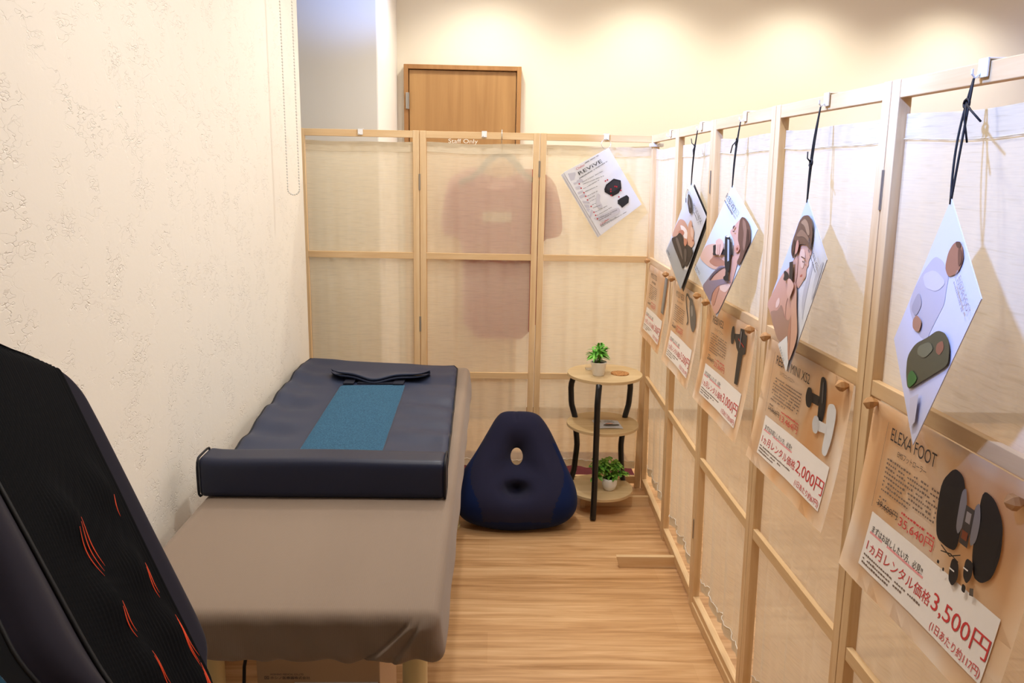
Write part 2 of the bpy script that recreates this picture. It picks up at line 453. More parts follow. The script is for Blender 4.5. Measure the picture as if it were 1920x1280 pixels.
# ------------------------------------------------------------------ folding screens
H = 1.5
def panel_mesh(wd, bottom_gap=0.02, skirt=False):
    bm = bmesh.new(); g_ = 0.0012; T = 0.021; sw = 0.026
    box(bm, g_, sw, 0, T, 0.0, H, 1, 0.0015)
    box(bm, wd - sw, wd - g_, 0, T, 0.0, H, 1, 0.0015)
    box(bm, sw, wd - sw, 0.001, T - 0.001, H - 0.028, H - 0.001, 0, 0.0012)
    for z in (1.017, 0.514): box(bm, sw, wd - sw, 0.001, 0.013, z - 0.026, z, 0, 0.0012)
    box(bm, sw, wd - sw, 0.001, T - 0.001, 0.02, 0.052, 0, 0.0012)
    if skirt: box(bm, sw, wd - sw, -0.003, 0.008, 0.002, 0.032, 0, 0.001)
    return bm
def cloth_fn(wd, seed, z0=0.088, z1=1.464):
    rnd = random.Random(seed); ph = [rnd.uniform(0, 6.28) for _ in range(6)]
    def fn(u, v):
        x = 0.028 + (wd - 0.056) * u
        z = z0 + (z1 - z0) * v
        low = 1 - v
        d = 0.0022 * math.sin(u * 22 + ph[0]) + 0.0016 * math.sin(u * 39 + ph[1] + v * 1.2) + 0.001 * math.sin(u * 63 + ph[2])
        amp = 0.35 + 0.75 * sstep(1.45, 0.9, z) + 1.1 * sstep(0.50, 0.15, z)
        y = 0.0142 + (d + 0.0045) * amp
        if v > 0.97: z += 0.0015 * math.sin(u * 9 + ph[3]) - 0.004 * math.sin(PI * u)
        if v < 0.03: z += 0.006 * math.sin(u * 17 + ph[5])
        return Vector((x, y, z))
    return fn
def build_panel(parent, M, wd, seed, name='screen_panel', skirt=False):
    pn = obj(name, panel_mesh(wd, skirt=skirt), [wood_x, wood_z], parent); pn.matrix_local = M
    fn = cloth_fn(wd, seed, z1=1.457 if seed < 30 else 1.446)
    bm = bmesh.new(); grid(bm, fn, 90, 60, 0)
    obj('linen_cloth', bm, linen_m, pn, smooth=True)
    bm = bmesh.new()
    def hem(u, v):
        p = fn(u, 0.972 + 0.028 * v); p.y -= 0.0012 + 0.0006 * math.sin(u * 60); return p
    grid(bm, hem, 90, 3, 0)
    obj('top_hem', bm, linen_hem, pn, smooth=True)
    bm = bmesh.new()
    def bhem(u, v):
        p = fn(u, 0.024 * v); p.y -= 0.0012 + 0.0006 * math.sin(u * 50); return p
    grid(bm, bhem, 90, 3, 0)
    obj('bottom_hem', bm, linen_hem, pn, smooth=True)
    bm = bmesh.new()
    tube(bm, [fn(i / 90, 0.972) + Vector((0, -0.003, 0)) for i in range(91)], 0.0007, 5)
    obj('hem_stitching', bm, linen_hem, pn, smooth=True); bm = bmesh.new()
    tube(bm, [fn(i / 90, 0.024) + Vector((0, -0.003, 0.0022 * math.sin(i * 1.1 + seed) + 0.0012 * math.sin(i * 2.3))) for i in range(91)], 0.0011, 5)
    obj('hem_stitching', bm, thread_m, pn, smooth=True)
    return pn
def hinge(pn, x, z):
    bm = bmesh.new(); box(bm, x - 0.004, x + 0.004, -0.0010, 0.0, z - 0.032, z + 0.032, 0, 0.0003)
    tube(bm, [(x, -0.0012, z - 0.032), (x, -0.0012, z + 0.032)], 0.0018, 8)
    obj('hinge', bm, dark_steel, pn)
PW = 0.4805
back = thing('folding_screen', 'pine and linen folding screen across the back, behind the bed and side table', 'screen', (-0.778, 3.206, 0), 'pine and linen folding screens')
for i in range(3):
    pn = build_panel(back, Matrix.Translation((i * PW, 0.0, 0)), PW, 11 + i)
    if i == 0: hinge(pn, PW, 1.33 - 0.03); hinge(pn, PW, 0.72); hinge(pn, PW, 0.2)
    if i == 1: hinge(pn, PW, 1.36); hinge(pn, PW, 0.16)
JT = [(0.6636, 3.2061), (0.6553, 2.7249), (0.6455, 2.244), (0.65, 1.7635), (0.6635, 1.2826), (0.677, 0.8018)]
LEAN = -0.0351
right = thing('folding_screen', 'long pine and linen folding screen on the right, hung with posters', 'screen', (JT[0][0], JT[0][1], 0), 'pine and linen folding screens')
FR = []
for i in range(5):
    a = Vector((*JT[i], 0)); b = Vector((*JT[i + 1], 0)); D = (b - a); wd = D.length; D.normalize()
    U = Vector((LEAN, 0, 1.5)).normalized(); Yb = U.cross(D).normalized()   # away from the room corner
    if Yb.x < 0: Yb = -Yb
    U2 = D.cross(Yb).normalized()
    Mw = Matrix(((D.x, Yb.x, U2.x, a.x), (D.y, Yb.y, U2.y, a.y), (D.z, Yb.z, U2.z, a.z), (0, 0, 0, 1)))
    FR.append((Mw, wd))
    pn = build_panel(right, Matrix.Translation(-right.location) @ Mw, wd, 40 + i, skirt=(i == 2))
    if i in (1, 3):
        hinge(pn, wd, 1.33); hinge(pn, wd, 0.27)
for i, (y, xl, xr) in enumerate([(3.02, 0.375, 0.668), (2.503, 0.447, 0.656)]):
    bm = bmesh.new()
    vs = box(bm, xl, xr, y - 0.009, y + 0.009, 0.0, 0.042, 0, 0.0015)
    for v_ in bm.verts:
        if v_.co.x < xl + 0.01 and v_.co.z < 0.02: v_.co.x += 0.012
    if i == 0: box(bm, xl, xl + 0.02, y - 0.03, y - 0.0095, 0.0, 0.042, 0, 0.0015)
    f = obj('support_foot', bm, wood_x, right); f.matrix_local = Matrix.Translation(-right.location)
# white bracket that ties the two screens in the corner
bm = bmesh.new(); box(bm, -0.026, 0.026, -0.012, 0.012, -0.007, 0.007, 0, 0.003); box(bm, 0.006, 0.022, -0.04, 0.0, -0.007, 0.007, 0, 0.003)
o = tag(obj('corner_clip', bm, plastic_w), 'small white plastic clip joining the two screens at the corner', 'clip'); o.location = (0.645, 3.188, 1.462)

# ------------------------------------------------------------------ rail hooks
def hook_bm(cord=True):
    bm = bmesh.new()
    box(bm, -0.010, 0.010, -0.0035, -0.0005, -0.020, 0.004, 0, 0.001)
    box(bm, -0.010, 0.010, -0.0035, 0.0245, 0.0015, 0.0040, 0, 0.001)
    box(bm, -0.010, 0.010, 0.0218, 0.0245, -0.016, 0.004, 0, 0.001)
    tube(bm, [(-0.004, -0.003, -0.014), (-0.004, -0.010, -0.020), (-0.004, -0.014, -0.015), (-0.004, -0.014, -0.009)], 0.0018, 6)
    return bm
hook_proto = obj('rail_hook', hook_bm(), plastic_w)
HK = [('b', 0.248, 'alone over the left panel of the back screen'), ('b', 0.738, 'on the back screen beside the clothes hanger'),
      ('b', 1.2255, 'holding the REVIVE instruction sheet'),
      (0, 0.375, 'on the right-hand screen nearest the corner'), (1, 0.345, 'holding the farthest hanging photo card'),
      (2, 0.277, 'holding the card of the woman in a tank top'), (3, 0.254, 'holding the card of the person bowing their head'),
      (4, 0.231, 'holding the nearest hanging photo card')]
HOOKPOS = {}
for k, (w_, x_, lb) in enumerate(HK):
    o = hook_proto if k == 0 else hook_proto.copy()
    if k: COL.objects.link(o)
    tag(o, 'small white plastic rail hook ' + lb, 'hook', 'white hooks over the top rails')
    Mp = Matrix.Translation((-0.778, 3.206, 0)) if w_ == 'b' else FR[w_][0]
    o.matrix_world = Mp @ Matrix.Translation((x_, 0, H - 0.001))
    HOOKPOS[k] = o.matrix_world @ Vector((-0.004, -0.011, -0.021))

# ------------------------------------------------------------------ hanging photo cards
ART = {"c1":{"corners":[[0.6059,2.4278,1.3251],[0.618,2.2768,1.2295],[0.5879,2.404,0.9977],[0.5735,2.5785,1.1009]],"polys":[["a9abae",0,[[0.052,0.783],[0.932,0.754],[1.0,0.718],[1.0,1.0],[0.0,1.0]]],["f4f2f2",0,[[0.883,0.771],[1.0,0.699],[1.0,0.437],[1.0,0.445]]],["cfa089",1,[[0.067,0.474],[0.263,0.395],[0.502,0.38],[0.7,0.467],[0.768,0.567],[0.463,0.556],[0.258,0.627],[0.039,0.762],[0.014,0.702],[0.025,0.592]]],["f3e6e2",1,[[0.17,0.508],[0.347,0.443],[0.532,0.416],[0.632,0.502],[0.469,0.535],[0.324,0.524]]],["c2806a",1,[[0.194,0.592],[0.322,0.499],[0.449,0.477],[0.431,0.538],[0.277,0.614]]],["d8a890",1,[[0.475,0.35],[0.499,0.268],[0.611,0.271],[0.616,0.303],[0.778,0.289],[0.841,0.36],[0.94,0.376],[0.894,0.467],[0.749,0.509],[0.582,0.459]]],["e6c3b4",1,[[0.586,0.319],[0.691,0.299],[0.803,0.328],[0.806,0.377],[0.696,0.383]]],["8a5c4c",1,[[0.63,0.287],[0.681,0.27],[0.69,0.279],[0.642,0.299]]],["b06a58",1,[[0.813,0.391],[0.878,0.354],[0.904,0.369],[0.84,0.397]]],["3e3733",1,[[0.052,0.769],[0.223,0.654],[0.275,0.567],[0.415,0.529],[0.59,0.558],[0.813,0.476],[1.0,0.441],[1.0,0.521],[0.979,0.689],[0.844,0.726],[0.87,0.787],[0.651,0.778],[0.251,0.785]]],["6d625b",1,[[0.204,0.69],[0.274,0.636],[0.598,0.655],[0.778,0.711],[0.617,0.712]]],["5d534d",1,[[0.652,0.593],[0.774,0.547],[0.904,0.646],[0.848,0.692]]],["c98a72",1,[[0.527,0.522],[0.626,0.471],[0.705,0.498],[0.679,0.562],[0.593,0.565]]],["3a3634",1,[[0.076,0.118],[0.16,0.093],[0.347,0.115],[0.477,0.173],[0.461,0.212],[0.388,0.237],[0.213,0.193]]],["77716d",1,[[0.141,0.121],[0.184,0.117],[0.361,0.153],[0.379,0.183],[0.257,0.17]]],["3a3634",1,[[0.054,0.183],[0.089,0.169],[0.155,0.208],[0.121,0.222]]],["3a3634",0,[[0.067,0.181],[0.0,0.124],[0.0,0.086],[0.048,0.077],[0.106,0.106],[0.088,0.115],[0.033,0.088],[0.005,0.091],[0.01,0.119],[0.08,0.174]]]]},"c2":{"corners":[[0.5954,1.9719,1.3266],[0.6149,1.8151,1.2277],[0.5735,1.9462,0.9958],[0.5519,2.1163,1.0974]],"polys":[["c9d3e4",0,[[0.034,0.838],[0.508,0.721],[0.384,0.977],[0.006,0.999]]],["cfd6e6",0,[[0.943,0.424],[1.0,0.285],[1.0,0.618],[0.982,0.596]]],["d3a48f",1,[[0.554,0.102],[0.511,0.159],[0.488,0.205],[0.479,0.251],[0.439,0.291],[0.458,0.314],[0.512,0.311],[0.558,0.314],[0.65,0.328],[0.698,0.379],[0.783,0.416],[0.933,0.389],[0.918,0.315],[0.831,0.252],[0.68,0.168],[0.588,0.105]]],["dcb5a2",1,[[0.034,0.678],[0.242,0.548],[0.387,0.51],[0.596,0.489],[0.725,0.531],[0.597,0.636],[0.492,0.727],[0.29,0.796],[0.013,0.852],[0.012,0.777]]],["b57f68",1,[[0.251,0.647],[0.399,0.61],[0.648,0.545],[0.731,0.534],[0.591,0.632],[0.457,0.706],[0.269,0.752],[0.329,0.662]]],["d0a08c",1,[[0.733,0.415],[0.916,0.384],[0.964,0.482],[1.0,0.589],[1.0,0.644],[1.0,0.754],[1.0,0.929],[0.963,1.0],[0.758,0.992],[0.686,0.919],[0.458,0.863],[0.591,0.632],[0.725,0.531],[0.633,0.469]]],["e9cabd",1,[[0.762,0.734],[0.861,0.658],[0.993,0.618],[1.0,0.639],[0.962,0.733],[0.797,0.785]]],["c08a74",1,[[0.7,0.912],[0.714,0.797],[0.786,0.749],[0.805,0.851],[0.85,0.939],[0.822,0.984]]],["8f7f8c",1,[[0.389,0.996],[0.445,0.871],[0.492,0.758],[0.577,0.624],[0.716,0.561],[0.728,0.568],[0.61,0.643],[0.515,0.803],[0.485,0.848],[0.527,0.841],[0.699,0.727],[0.864,0.614],[0.992,0.588],[0.915,0.645],[0.734,0.779],[0.687,0.898],[0.754,0.98],[0.592,0.988]]],["5d5560",1,[[0.474,0.857],[0.498,0.762],[0.601,0.638],[0.72,0.564],[0.632,0.641],[0.537,0.769],[0.517,0.841]]],["6b4a39",1,[[0.579,0.076],[0.673,0.045],[0.801,0.043],[0.897,0.067],[1.0,0.133],[1.0,0.229],[1.0,0.299],[1.0,0.354],[0.979,0.402],[0.914,0.406],[0.912,0.332],[0.871,0.285],[0.786,0.269],[0.719,0.257],[0.623,0.183],[0.564,0.117]]],["8f6a55",1,[[0.618,0.076],[0.719,0.065],[0.84,0.111],[0.933,0.198],[0.965,0.262],[0.869,0.232],[0.788,0.152],[0.673,0.116]]],["4c3226",1,[[0.804,0.089],[0.871,0.081],[1.0,0.161],[1.0,0.264],[1.0,0.32],[0.979,0.227]]],["c98d76",1,[[0.75,0.351],[0.753,0.308],[0.797,0.27],[0.854,0.281],[0.853,0.325],[0.806,0.355]]],["8d4b38",1,[[0.777,0.322],[0.803,0.294],[0.835,0.305],[0.816,0.331]]],["5b3a30",1,[[0.491,0.231],[0.515,0.198],[0.541,0.202],[0.53,0.225],[0.53,0.246]]],["4a2f28",1,[[0.528,0.254],[0.582,0.233],[0.586,0.241],[0.545,0.259]]],["2b292b",0,[[0.246,0.572],[0.324,0.516],[0.429,0.591],[0.345,0.634]]],["2b292b",0,[[0.477,0.49],[0.579,0.442],[0.64,0.479],[0.522,0.529]]],["252426",1,[[0.438,0.378],[0.437,0.356],[0.522,0.311],[0.593,0.324],[0.719,0.395],[0.856,0.514],[0.874,0.546],[0.815,0.579],[0.699,0.545],[0.561,0.452]]],["252426",1,[[0.595,0.343],[0.643,0.324],[0.745,0.381],[0.76,0.407],[0.728,0.418]]],["aab4c4",0,[[0.52,0.355],[0.566,0.338],[0.767,0.466],[0.743,0.493]]],["e8ecf2",1,[[0.444,0.361],[0.515,0.312],[0.555,0.313],[0.497,0.347]]],["232224",1,[[0.791,0.564],[0.859,0.533],[0.946,0.589],[0.921,0.619],[0.845,0.648],[0.808,0.632],[0.84,0.6]]],["dfb6a4",1,[[0.276,0.506],[0.308,0.463],[0.358,0.431],[0.453,0.412],[0.523,0.445],[0.535,0.522],[0.527,0.548],[0.481,0.551],[0.447,0.577],[0.401,0.581],[0.352,0.536]]],["c48d78",0,[[0.368,0.499],[0.377,0.492],[0.468,0.559],[0.457,0.565]]],["c48d78",0,[[0.411,0.469],[0.419,0.462],[0.506,0.538],[0.497,0.546]]]]},"c3":{"corners":[[0.5994,1.5015,1.3072],[0.5854,1.3536,1.2071],[0.5859,1.4814,0.9716],[0.603,1.6714,1.0754]],"polys":[["dfe2ea",0,[[0.608,0.473],[0.479,0.0],[1.0,0.0],[1.0,0.748]]],["c3c6d4",1,[[0.721,0.458],[0.692,0.185],[0.738,0.171],[0.857,0.455],[0.954,0.576]]],["c9ccd8",1,[[0.855,0.195],[0.928,0.045],[0.968,0.048],[1.0,0.389]]],["d2a692",1,[[0.258,0.26],[0.468,0.162],[0.596,0.127],[0.615,0.163],[0.606,0.223],[0.637,0.231],[0.635,0.252],[0.623,0.28],[0.679,0.319],[0.65,0.367],[0.622,0.426],[0.595,0.474],[0.482,0.482],[0.288,0.385],[0.264,0.318]]],["cf9f8a",0,[[0.28,0.615],[0.515,0.463],[0.862,0.63],[0.802,0.74],[0.557,0.784]]],["e3c0ae",1,[[0.308,0.285],[0.403,0.222],[0.497,0.233],[0.556,0.319],[0.465,0.346]]],["cf9f8a",1,[[0.252,0.393],[0.324,0.323],[0.471,0.423],[0.518,0.5],[0.446,0.607],[0.448,0.697],[0.545,0.779],[0.666,0.733],[0.777,0.805],[0.628,0.99],[0.144,0.99],[0.0,1.0],[0.03,0.879],[0.1,0.616],[0.216,0.494]]],["e6c6b8",1,[[0.204,0.84],[0.237,0.77],[0.301,0.783],[0.3,0.834],[0.248,0.878]]],["a98574",1,[[0.144,0.99],[0.223,0.918],[0.32,0.861],[0.352,0.766],[0.447,0.773],[0.564,0.778],[0.666,0.733],[0.67,0.654],[0.752,0.695],[0.77,0.808],[0.756,0.829],[0.624,0.995]]],["e8eaee",0,[[0.618,1.0],[0.751,0.82],[0.979,0.917],[1.0,1.0]]],["d4a791",1,[[0.377,0.531],[0.515,0.463],[0.601,0.477],[0.733,0.554],[0.946,0.643],[1.0,0.727],[0.99,0.923],[0.888,0.886],[0.719,0.776],[0.694,0.666],[0.588,0.614],[0.44,0.611],[0.358,0.582]]],["b98671",0,[[0.731,0.782],[0.687,0.67],[0.802,0.74],[0.932,0.86],[0.968,0.912]]],["6a4d3a",1,[[0.108,0.09],[0.254,0.013],[0.391,0.001],[0.505,0.037],[0.561,0.086],[0.595,0.142],[0.439,0.166],[0.275,0.25],[0.259,0.334],[0.271,0.395],[0.152,0.398],[0.076,0.334],[0.072,0.24],[0.064,0.162]]],["a08064",1,[[0.111,0.148],[0.187,0.074],[0.323,0.049],[0.456,0.08],[0.405,0.111],[0.25,0.106]]],["8c6b52",1,[[0.123,0.266],[0.195,0.153],[0.451,0.097],[0.54,0.113],[0.337,0.151]]],["4b3427",1,[[0.101,0.347],[0.118,0.282],[0.21,0.309],[0.246,0.383],[0.166,0.39]]],["c98f79",1,[[0.214,0.293],[0.212,0.237],[0.292,0.247],[0.32,0.298],[0.284,0.347]]],["5a3b2e",1,[[0.447,0.263],[0.562,0.222],[0.562,0.23],[0.459,0.27]]],["4a2f28",1,[[0.509,0.269],[0.585,0.242],[0.558,0.265]]],["b0604f",1,[[0.604,0.344],[0.648,0.311],[0.659,0.331],[0.606,0.363]]],["2a2726",0,[[0.233,0.438],[0.316,0.384],[0.47,0.476],[0.379,0.517]]],["2a2726",1,[[0.18,0.556],[0.212,0.528],[0.311,0.498],[0.367,0.504],[0.307,0.575],[0.24,0.599],[0.23,0.566]]],["ddb19e",1,[[0.342,0.539],[0.396,0.493],[0.534,0.465],[0.563,0.487],[0.557,0.555],[0.555,0.608],[0.446,0.607],[0.412,0.562]]]]},"c4":{"corners":[[0.5967,1.0211,1.3237],[0.5588,0.8696,1.2156],[0.5897,1.0208,0.9855],[0.6301,1.1821,1.103]],"polys":[["b9b4c2",1,[[0.369,0.219],[0.465,0.21],[0.509,0.268],[0.568,0.316],[0.553,0.416],[0.539,0.538],[0.551,0.586],[0.398,0.662],[0.216,0.697],[0.032,0.708],[0.001,0.611],[0.03,0.457],[0.118,0.289],[0.278,0.225]]],["c9c4d2",1,[[0.048,0.464],[0.207,0.324],[0.471,0.24],[0.394,0.354],[0.183,0.469]]],["a39eac",1,[[0.087,0.689],[0.101,0.543],[0.248,0.538],[0.231,0.647]]],["9c6a52",1,[[0.38,0.044],[0.477,0.012],[0.577,0.035],[0.581,0.116],[0.468,0.211],[0.361,0.216],[0.315,0.149],[0.336,0.085]]],["5a3a2e",1,[[0.354,0.06],[0.442,0.012],[0.474,0.033],[0.414,0.062]]],["6b4334",1,[[0.429,0.045],[0.52,0.022],[0.575,0.053],[0.557,0.098]]],["a87a62",1,[[0.247,0.616],[0.375,0.572],[0.402,0.636],[0.278,0.701],[0.218,0.679]]],["4a4a36",1,[[0.613,0.913],[0.483,0.896],[0.383,0.832],[0.426,0.699],[0.566,0.548],[0.661,0.426],[0.793,0.351],[0.916,0.347],[0.993,0.394],[0.975,0.44],[0.866,0.579],[0.74,0.743]]],["8c5a44",1,[[0.737,0.464],[0.799,0.392],[0.865,0.403],[0.842,0.465],[0.771,0.494]]],["6a6a52",1,[[0.492,0.669],[0.627,0.529],[0.734,0.504],[0.662,0.627],[0.528,0.7]]],["2f6a30",1,[[0.621,0.897],[0.524,0.863],[0.553,0.799],[0.685,0.749],[0.684,0.793]]],["c9c6d4",0,[[0.717,0.886],[0.809,0.769],[0.931,0.883],[0.886,0.964]]]]},"rev":{"corners":[[0.2762,3.1528,1.3491],[0.4521,3.1636,1.4472],[0.6017,3.2036,1.2284],[0.439,3.1973,1.1011]],"polys":[["cfcfdb",0,[[0.055,0.041],[0.195,0.072],[0.187,0.098],[0.107,0.154],[0.038,0.146]]],["cfcfdb",1,[[0.126,0.179],[0.221,0.188],[0.256,0.217],[0.227,0.238],[0.133,0.222]]],["cfcfdb",0,[[0.056,0.187],[0.149,0.202],[0.144,0.22],[0.053,0.215]]],["cfcfdb",0,[[0.044,0.248],[0.13,0.261],[0.154,0.299],[0.051,0.285]]],["cfcfdb",1,[[0.032,0.322],[0.144,0.335],[0.142,0.36],[0.036,0.351]]],["cfcfdb",0,[[0.024,0.378],[0.15,0.384],[0.133,0.423],[0.027,0.419]]],["cfcfdb",0,[[0.034,0.456],[0.143,0.52],[0.133,0.544],[0.03,0.494]]],["cfcfdb",0,[[0.026,0.512],[0.105,0.557],[0.089,0.59],[0.028,0.559]]],["cfcfdb",0,[[0.024,0.571],[0.087,0.615],[0.032,0.628]]],["cfcfdb",0,[[0.1,0.622],[0.117,0.657],[0.005,0.72],[0.001,0.692]]],["d4d4de",1,[[0.043,0.74],[0.102,0.757],[0.522,0.805],[0.586,0.837],[0.578,0.882],[0.498,0.905],[0.181,0.866],[0.079,0.785]]],["d4d4de",1,[[0.361,0.477],[0.4,0.523],[0.322,0.596],[0.329,0.682],[0.231,0.687],[0.24,0.583]]],["1d1c22",0,[[0.519,0.487],[0.594,0.445],[0.78,0.431],[0.881,0.509],[0.814,0.617],[0.72,0.652],[0.582,0.64],[0.497,0.526]]],["34333a",0,[[0.576,0.467],[0.765,0.45],[0.857,0.513],[0.799,0.595],[0.63,0.589],[0.562,0.514]]],["26272c",0,[[0.633,0.732],[0.705,0.731],[0.838,0.744],[0.85,0.772],[0.854,0.795],[0.796,0.855],[0.637,0.862],[0.626,0.814],[0.603,0.774]]],["c0283a",1,[[0.161,0.244],[0.147,0.25],[0.134,0.244],[0.135,0.232],[0.148,0.226],[0.161,0.232]]],["c0283a",1,[[0.15,0.308],[0.137,0.313],[0.124,0.307],[0.125,0.296],[0.138,0.29],[0.151,0.296]]],["c0283a",1,[[0.154,0.379],[0.141,0.385],[0.128,0.379],[0.128,0.367],[0.141,0.362],[0.154,0.368]]],["c0283a",1,[[0.149,0.435],[0.135,0.44],[0.122,0.434],[0.123,0.422],[0.136,0.417],[0.149,0.423]]],["c0283a",1,[[0.143,0.493],[0.13,0.498],[0.117,0.492],[0.117,0.48],[0.13,0.475],[0.143,0.481]]],["c0283a",1,[[0.139,0.594],[0.126,0.6],[0.113,0.593],[0.113,0.581],[0.126,0.576],[0.139,0.583]]],["c0283a",1,[[0.13,0.684],[0.117,0.689],[0.104,0.683],[0.104,0.671],[0.117,0.666],[0.13,0.673]]],["c0283a",1,[[0.129,0.734],[0.115,0.739],[0.103,0.733],[0.103,0.721],[0.116,0.716],[0.129,0.723]]],["c0283a",1,[[0.123,0.788],[0.11,0.793],[0.097,0.786],[0.097,0.775],[0.11,0.77],[0.123,0.777]]],["c0283a",1,[[0.631,0.4],[0.616,0.406],[0.602,0.399],[0.602,0.387],[0.616,0.382],[0.631,0.388]]],["c0283a",1,[[0.676,0.403],[0.661,0.409],[0.646,0.403],[0.647,0.39],[0.661,0.385],[0.676,0.391]]],["c0283a",1,[[0.74,0.542],[0.725,0.548],[0.71,0.541],[0.71,0.529],[0.725,0.523],[0.74,0.53]]],["c0283a",1,[[0.765,0.561],[0.75,0.567],[0.735,0.56],[0.735,0.547],[0.75,0.542],[0.765,0.549]]],["c0283a",1,[[0.641,0.544],[0.626,0.549],[0.612,0.543],[0.612,0.53],[0.626,0.525],[0.641,0.532]]],["c0283a",1,[[0.618,0.572],[0.603,0.577],[0.589,0.57],[0.589,0.558],[0.604,0.553],[0.618,0.56]]],["c0283a",1,[[0.588,0.623],[0.573,0.628],[0.559,0.621],[0.559,0.609],[0.574,0.604],[0.588,0.611]]],["c0283a",1,[[0.798,0.641],[0.783,0.647],[0.768,0.64],[0.768,0.627],[0.783,0.622],[0.798,0.629]]],["c0283a",1,[[0.702,0.705],[0.687,0.711],[0.673,0.704],[0.673,0.691],[0.688,0.686],[0.702,0.693]]]],"bars":[[[0.217,0.24],[0.674,0.253]],[[0.204,0.268],[0.65,0.321]],[[0.169,0.326],[0.522,0.335]],[[0.168,0.373],[0.432,0.399]],[[0.159,0.442],[0.377,0.456]],[[0.162,0.484],[0.293,0.492]],[[0.159,0.523],[0.279,0.534]],[[0.151,0.58],[0.236,0.588]],[[0.143,0.623],[0.3,0.647]],[[0.138,0.688],[0.402,0.711]],[[0.14,0.743],[0.466,0.763]],[[0.133,0.787],[0.529,0.844]],[[0.127,0.817],[0.39,0.843]],[[0.087,0.89],[0.445,0.92]],[[0.092,0.907],[0.667,0.949]]]}}
CARDLAB = {'c1': ('hanging_card', 'laminated photo card of a reclining person, farthest of the hanging cards'),
           'c2': ('hanging_card', 'photo card of a woman in a tank top with a T-shaped massage gun'),
           'c3': ('hanging_card', 'photo card of a person bowing their head with a small massage gun'),
           'c4': ('hanging_card', 'photo card of a person in a pale shirt, nearest of the hanging cards')}
def sheet_obj(nm, corners, thick, m, label, cat, group, subs=10):
    TLc, TRc, BRc, BLc = [Vector(c) for c in corners]
    n = (TRc - TLc).cross(BLc - TLc).normalized()
    if n.dot(Vector((0, 0, 1.3467)) - TLc) < 0: n = -n
    fr = lambda s, t: TLc * (1 - s) * (1 - t) + TRc * s * (1 - t) + BRc * s * t + BLc * (1 - s) * t
    bm = bmesh.new()
    a = [bm.verts.new(fr(s, t)) for s, t in ((0, 0), (1, 0), (1, 1), (0, 1))]
    b = [bm.verts.new(fr(s, t) - n * thick) for s, t in ((0, 0), (1, 0), (1, 1), (0, 1))]
    bm.faces.new(a); bm.faces.new(b)
    for i in range(4): bm.faces.new((a[i], a[(i + 1) % 4], b[(i + 1) % 4], b[i]))
    o = obj(nm, bm, m)
    if label: tag(o, label, cat, group)
    return o, fr, n
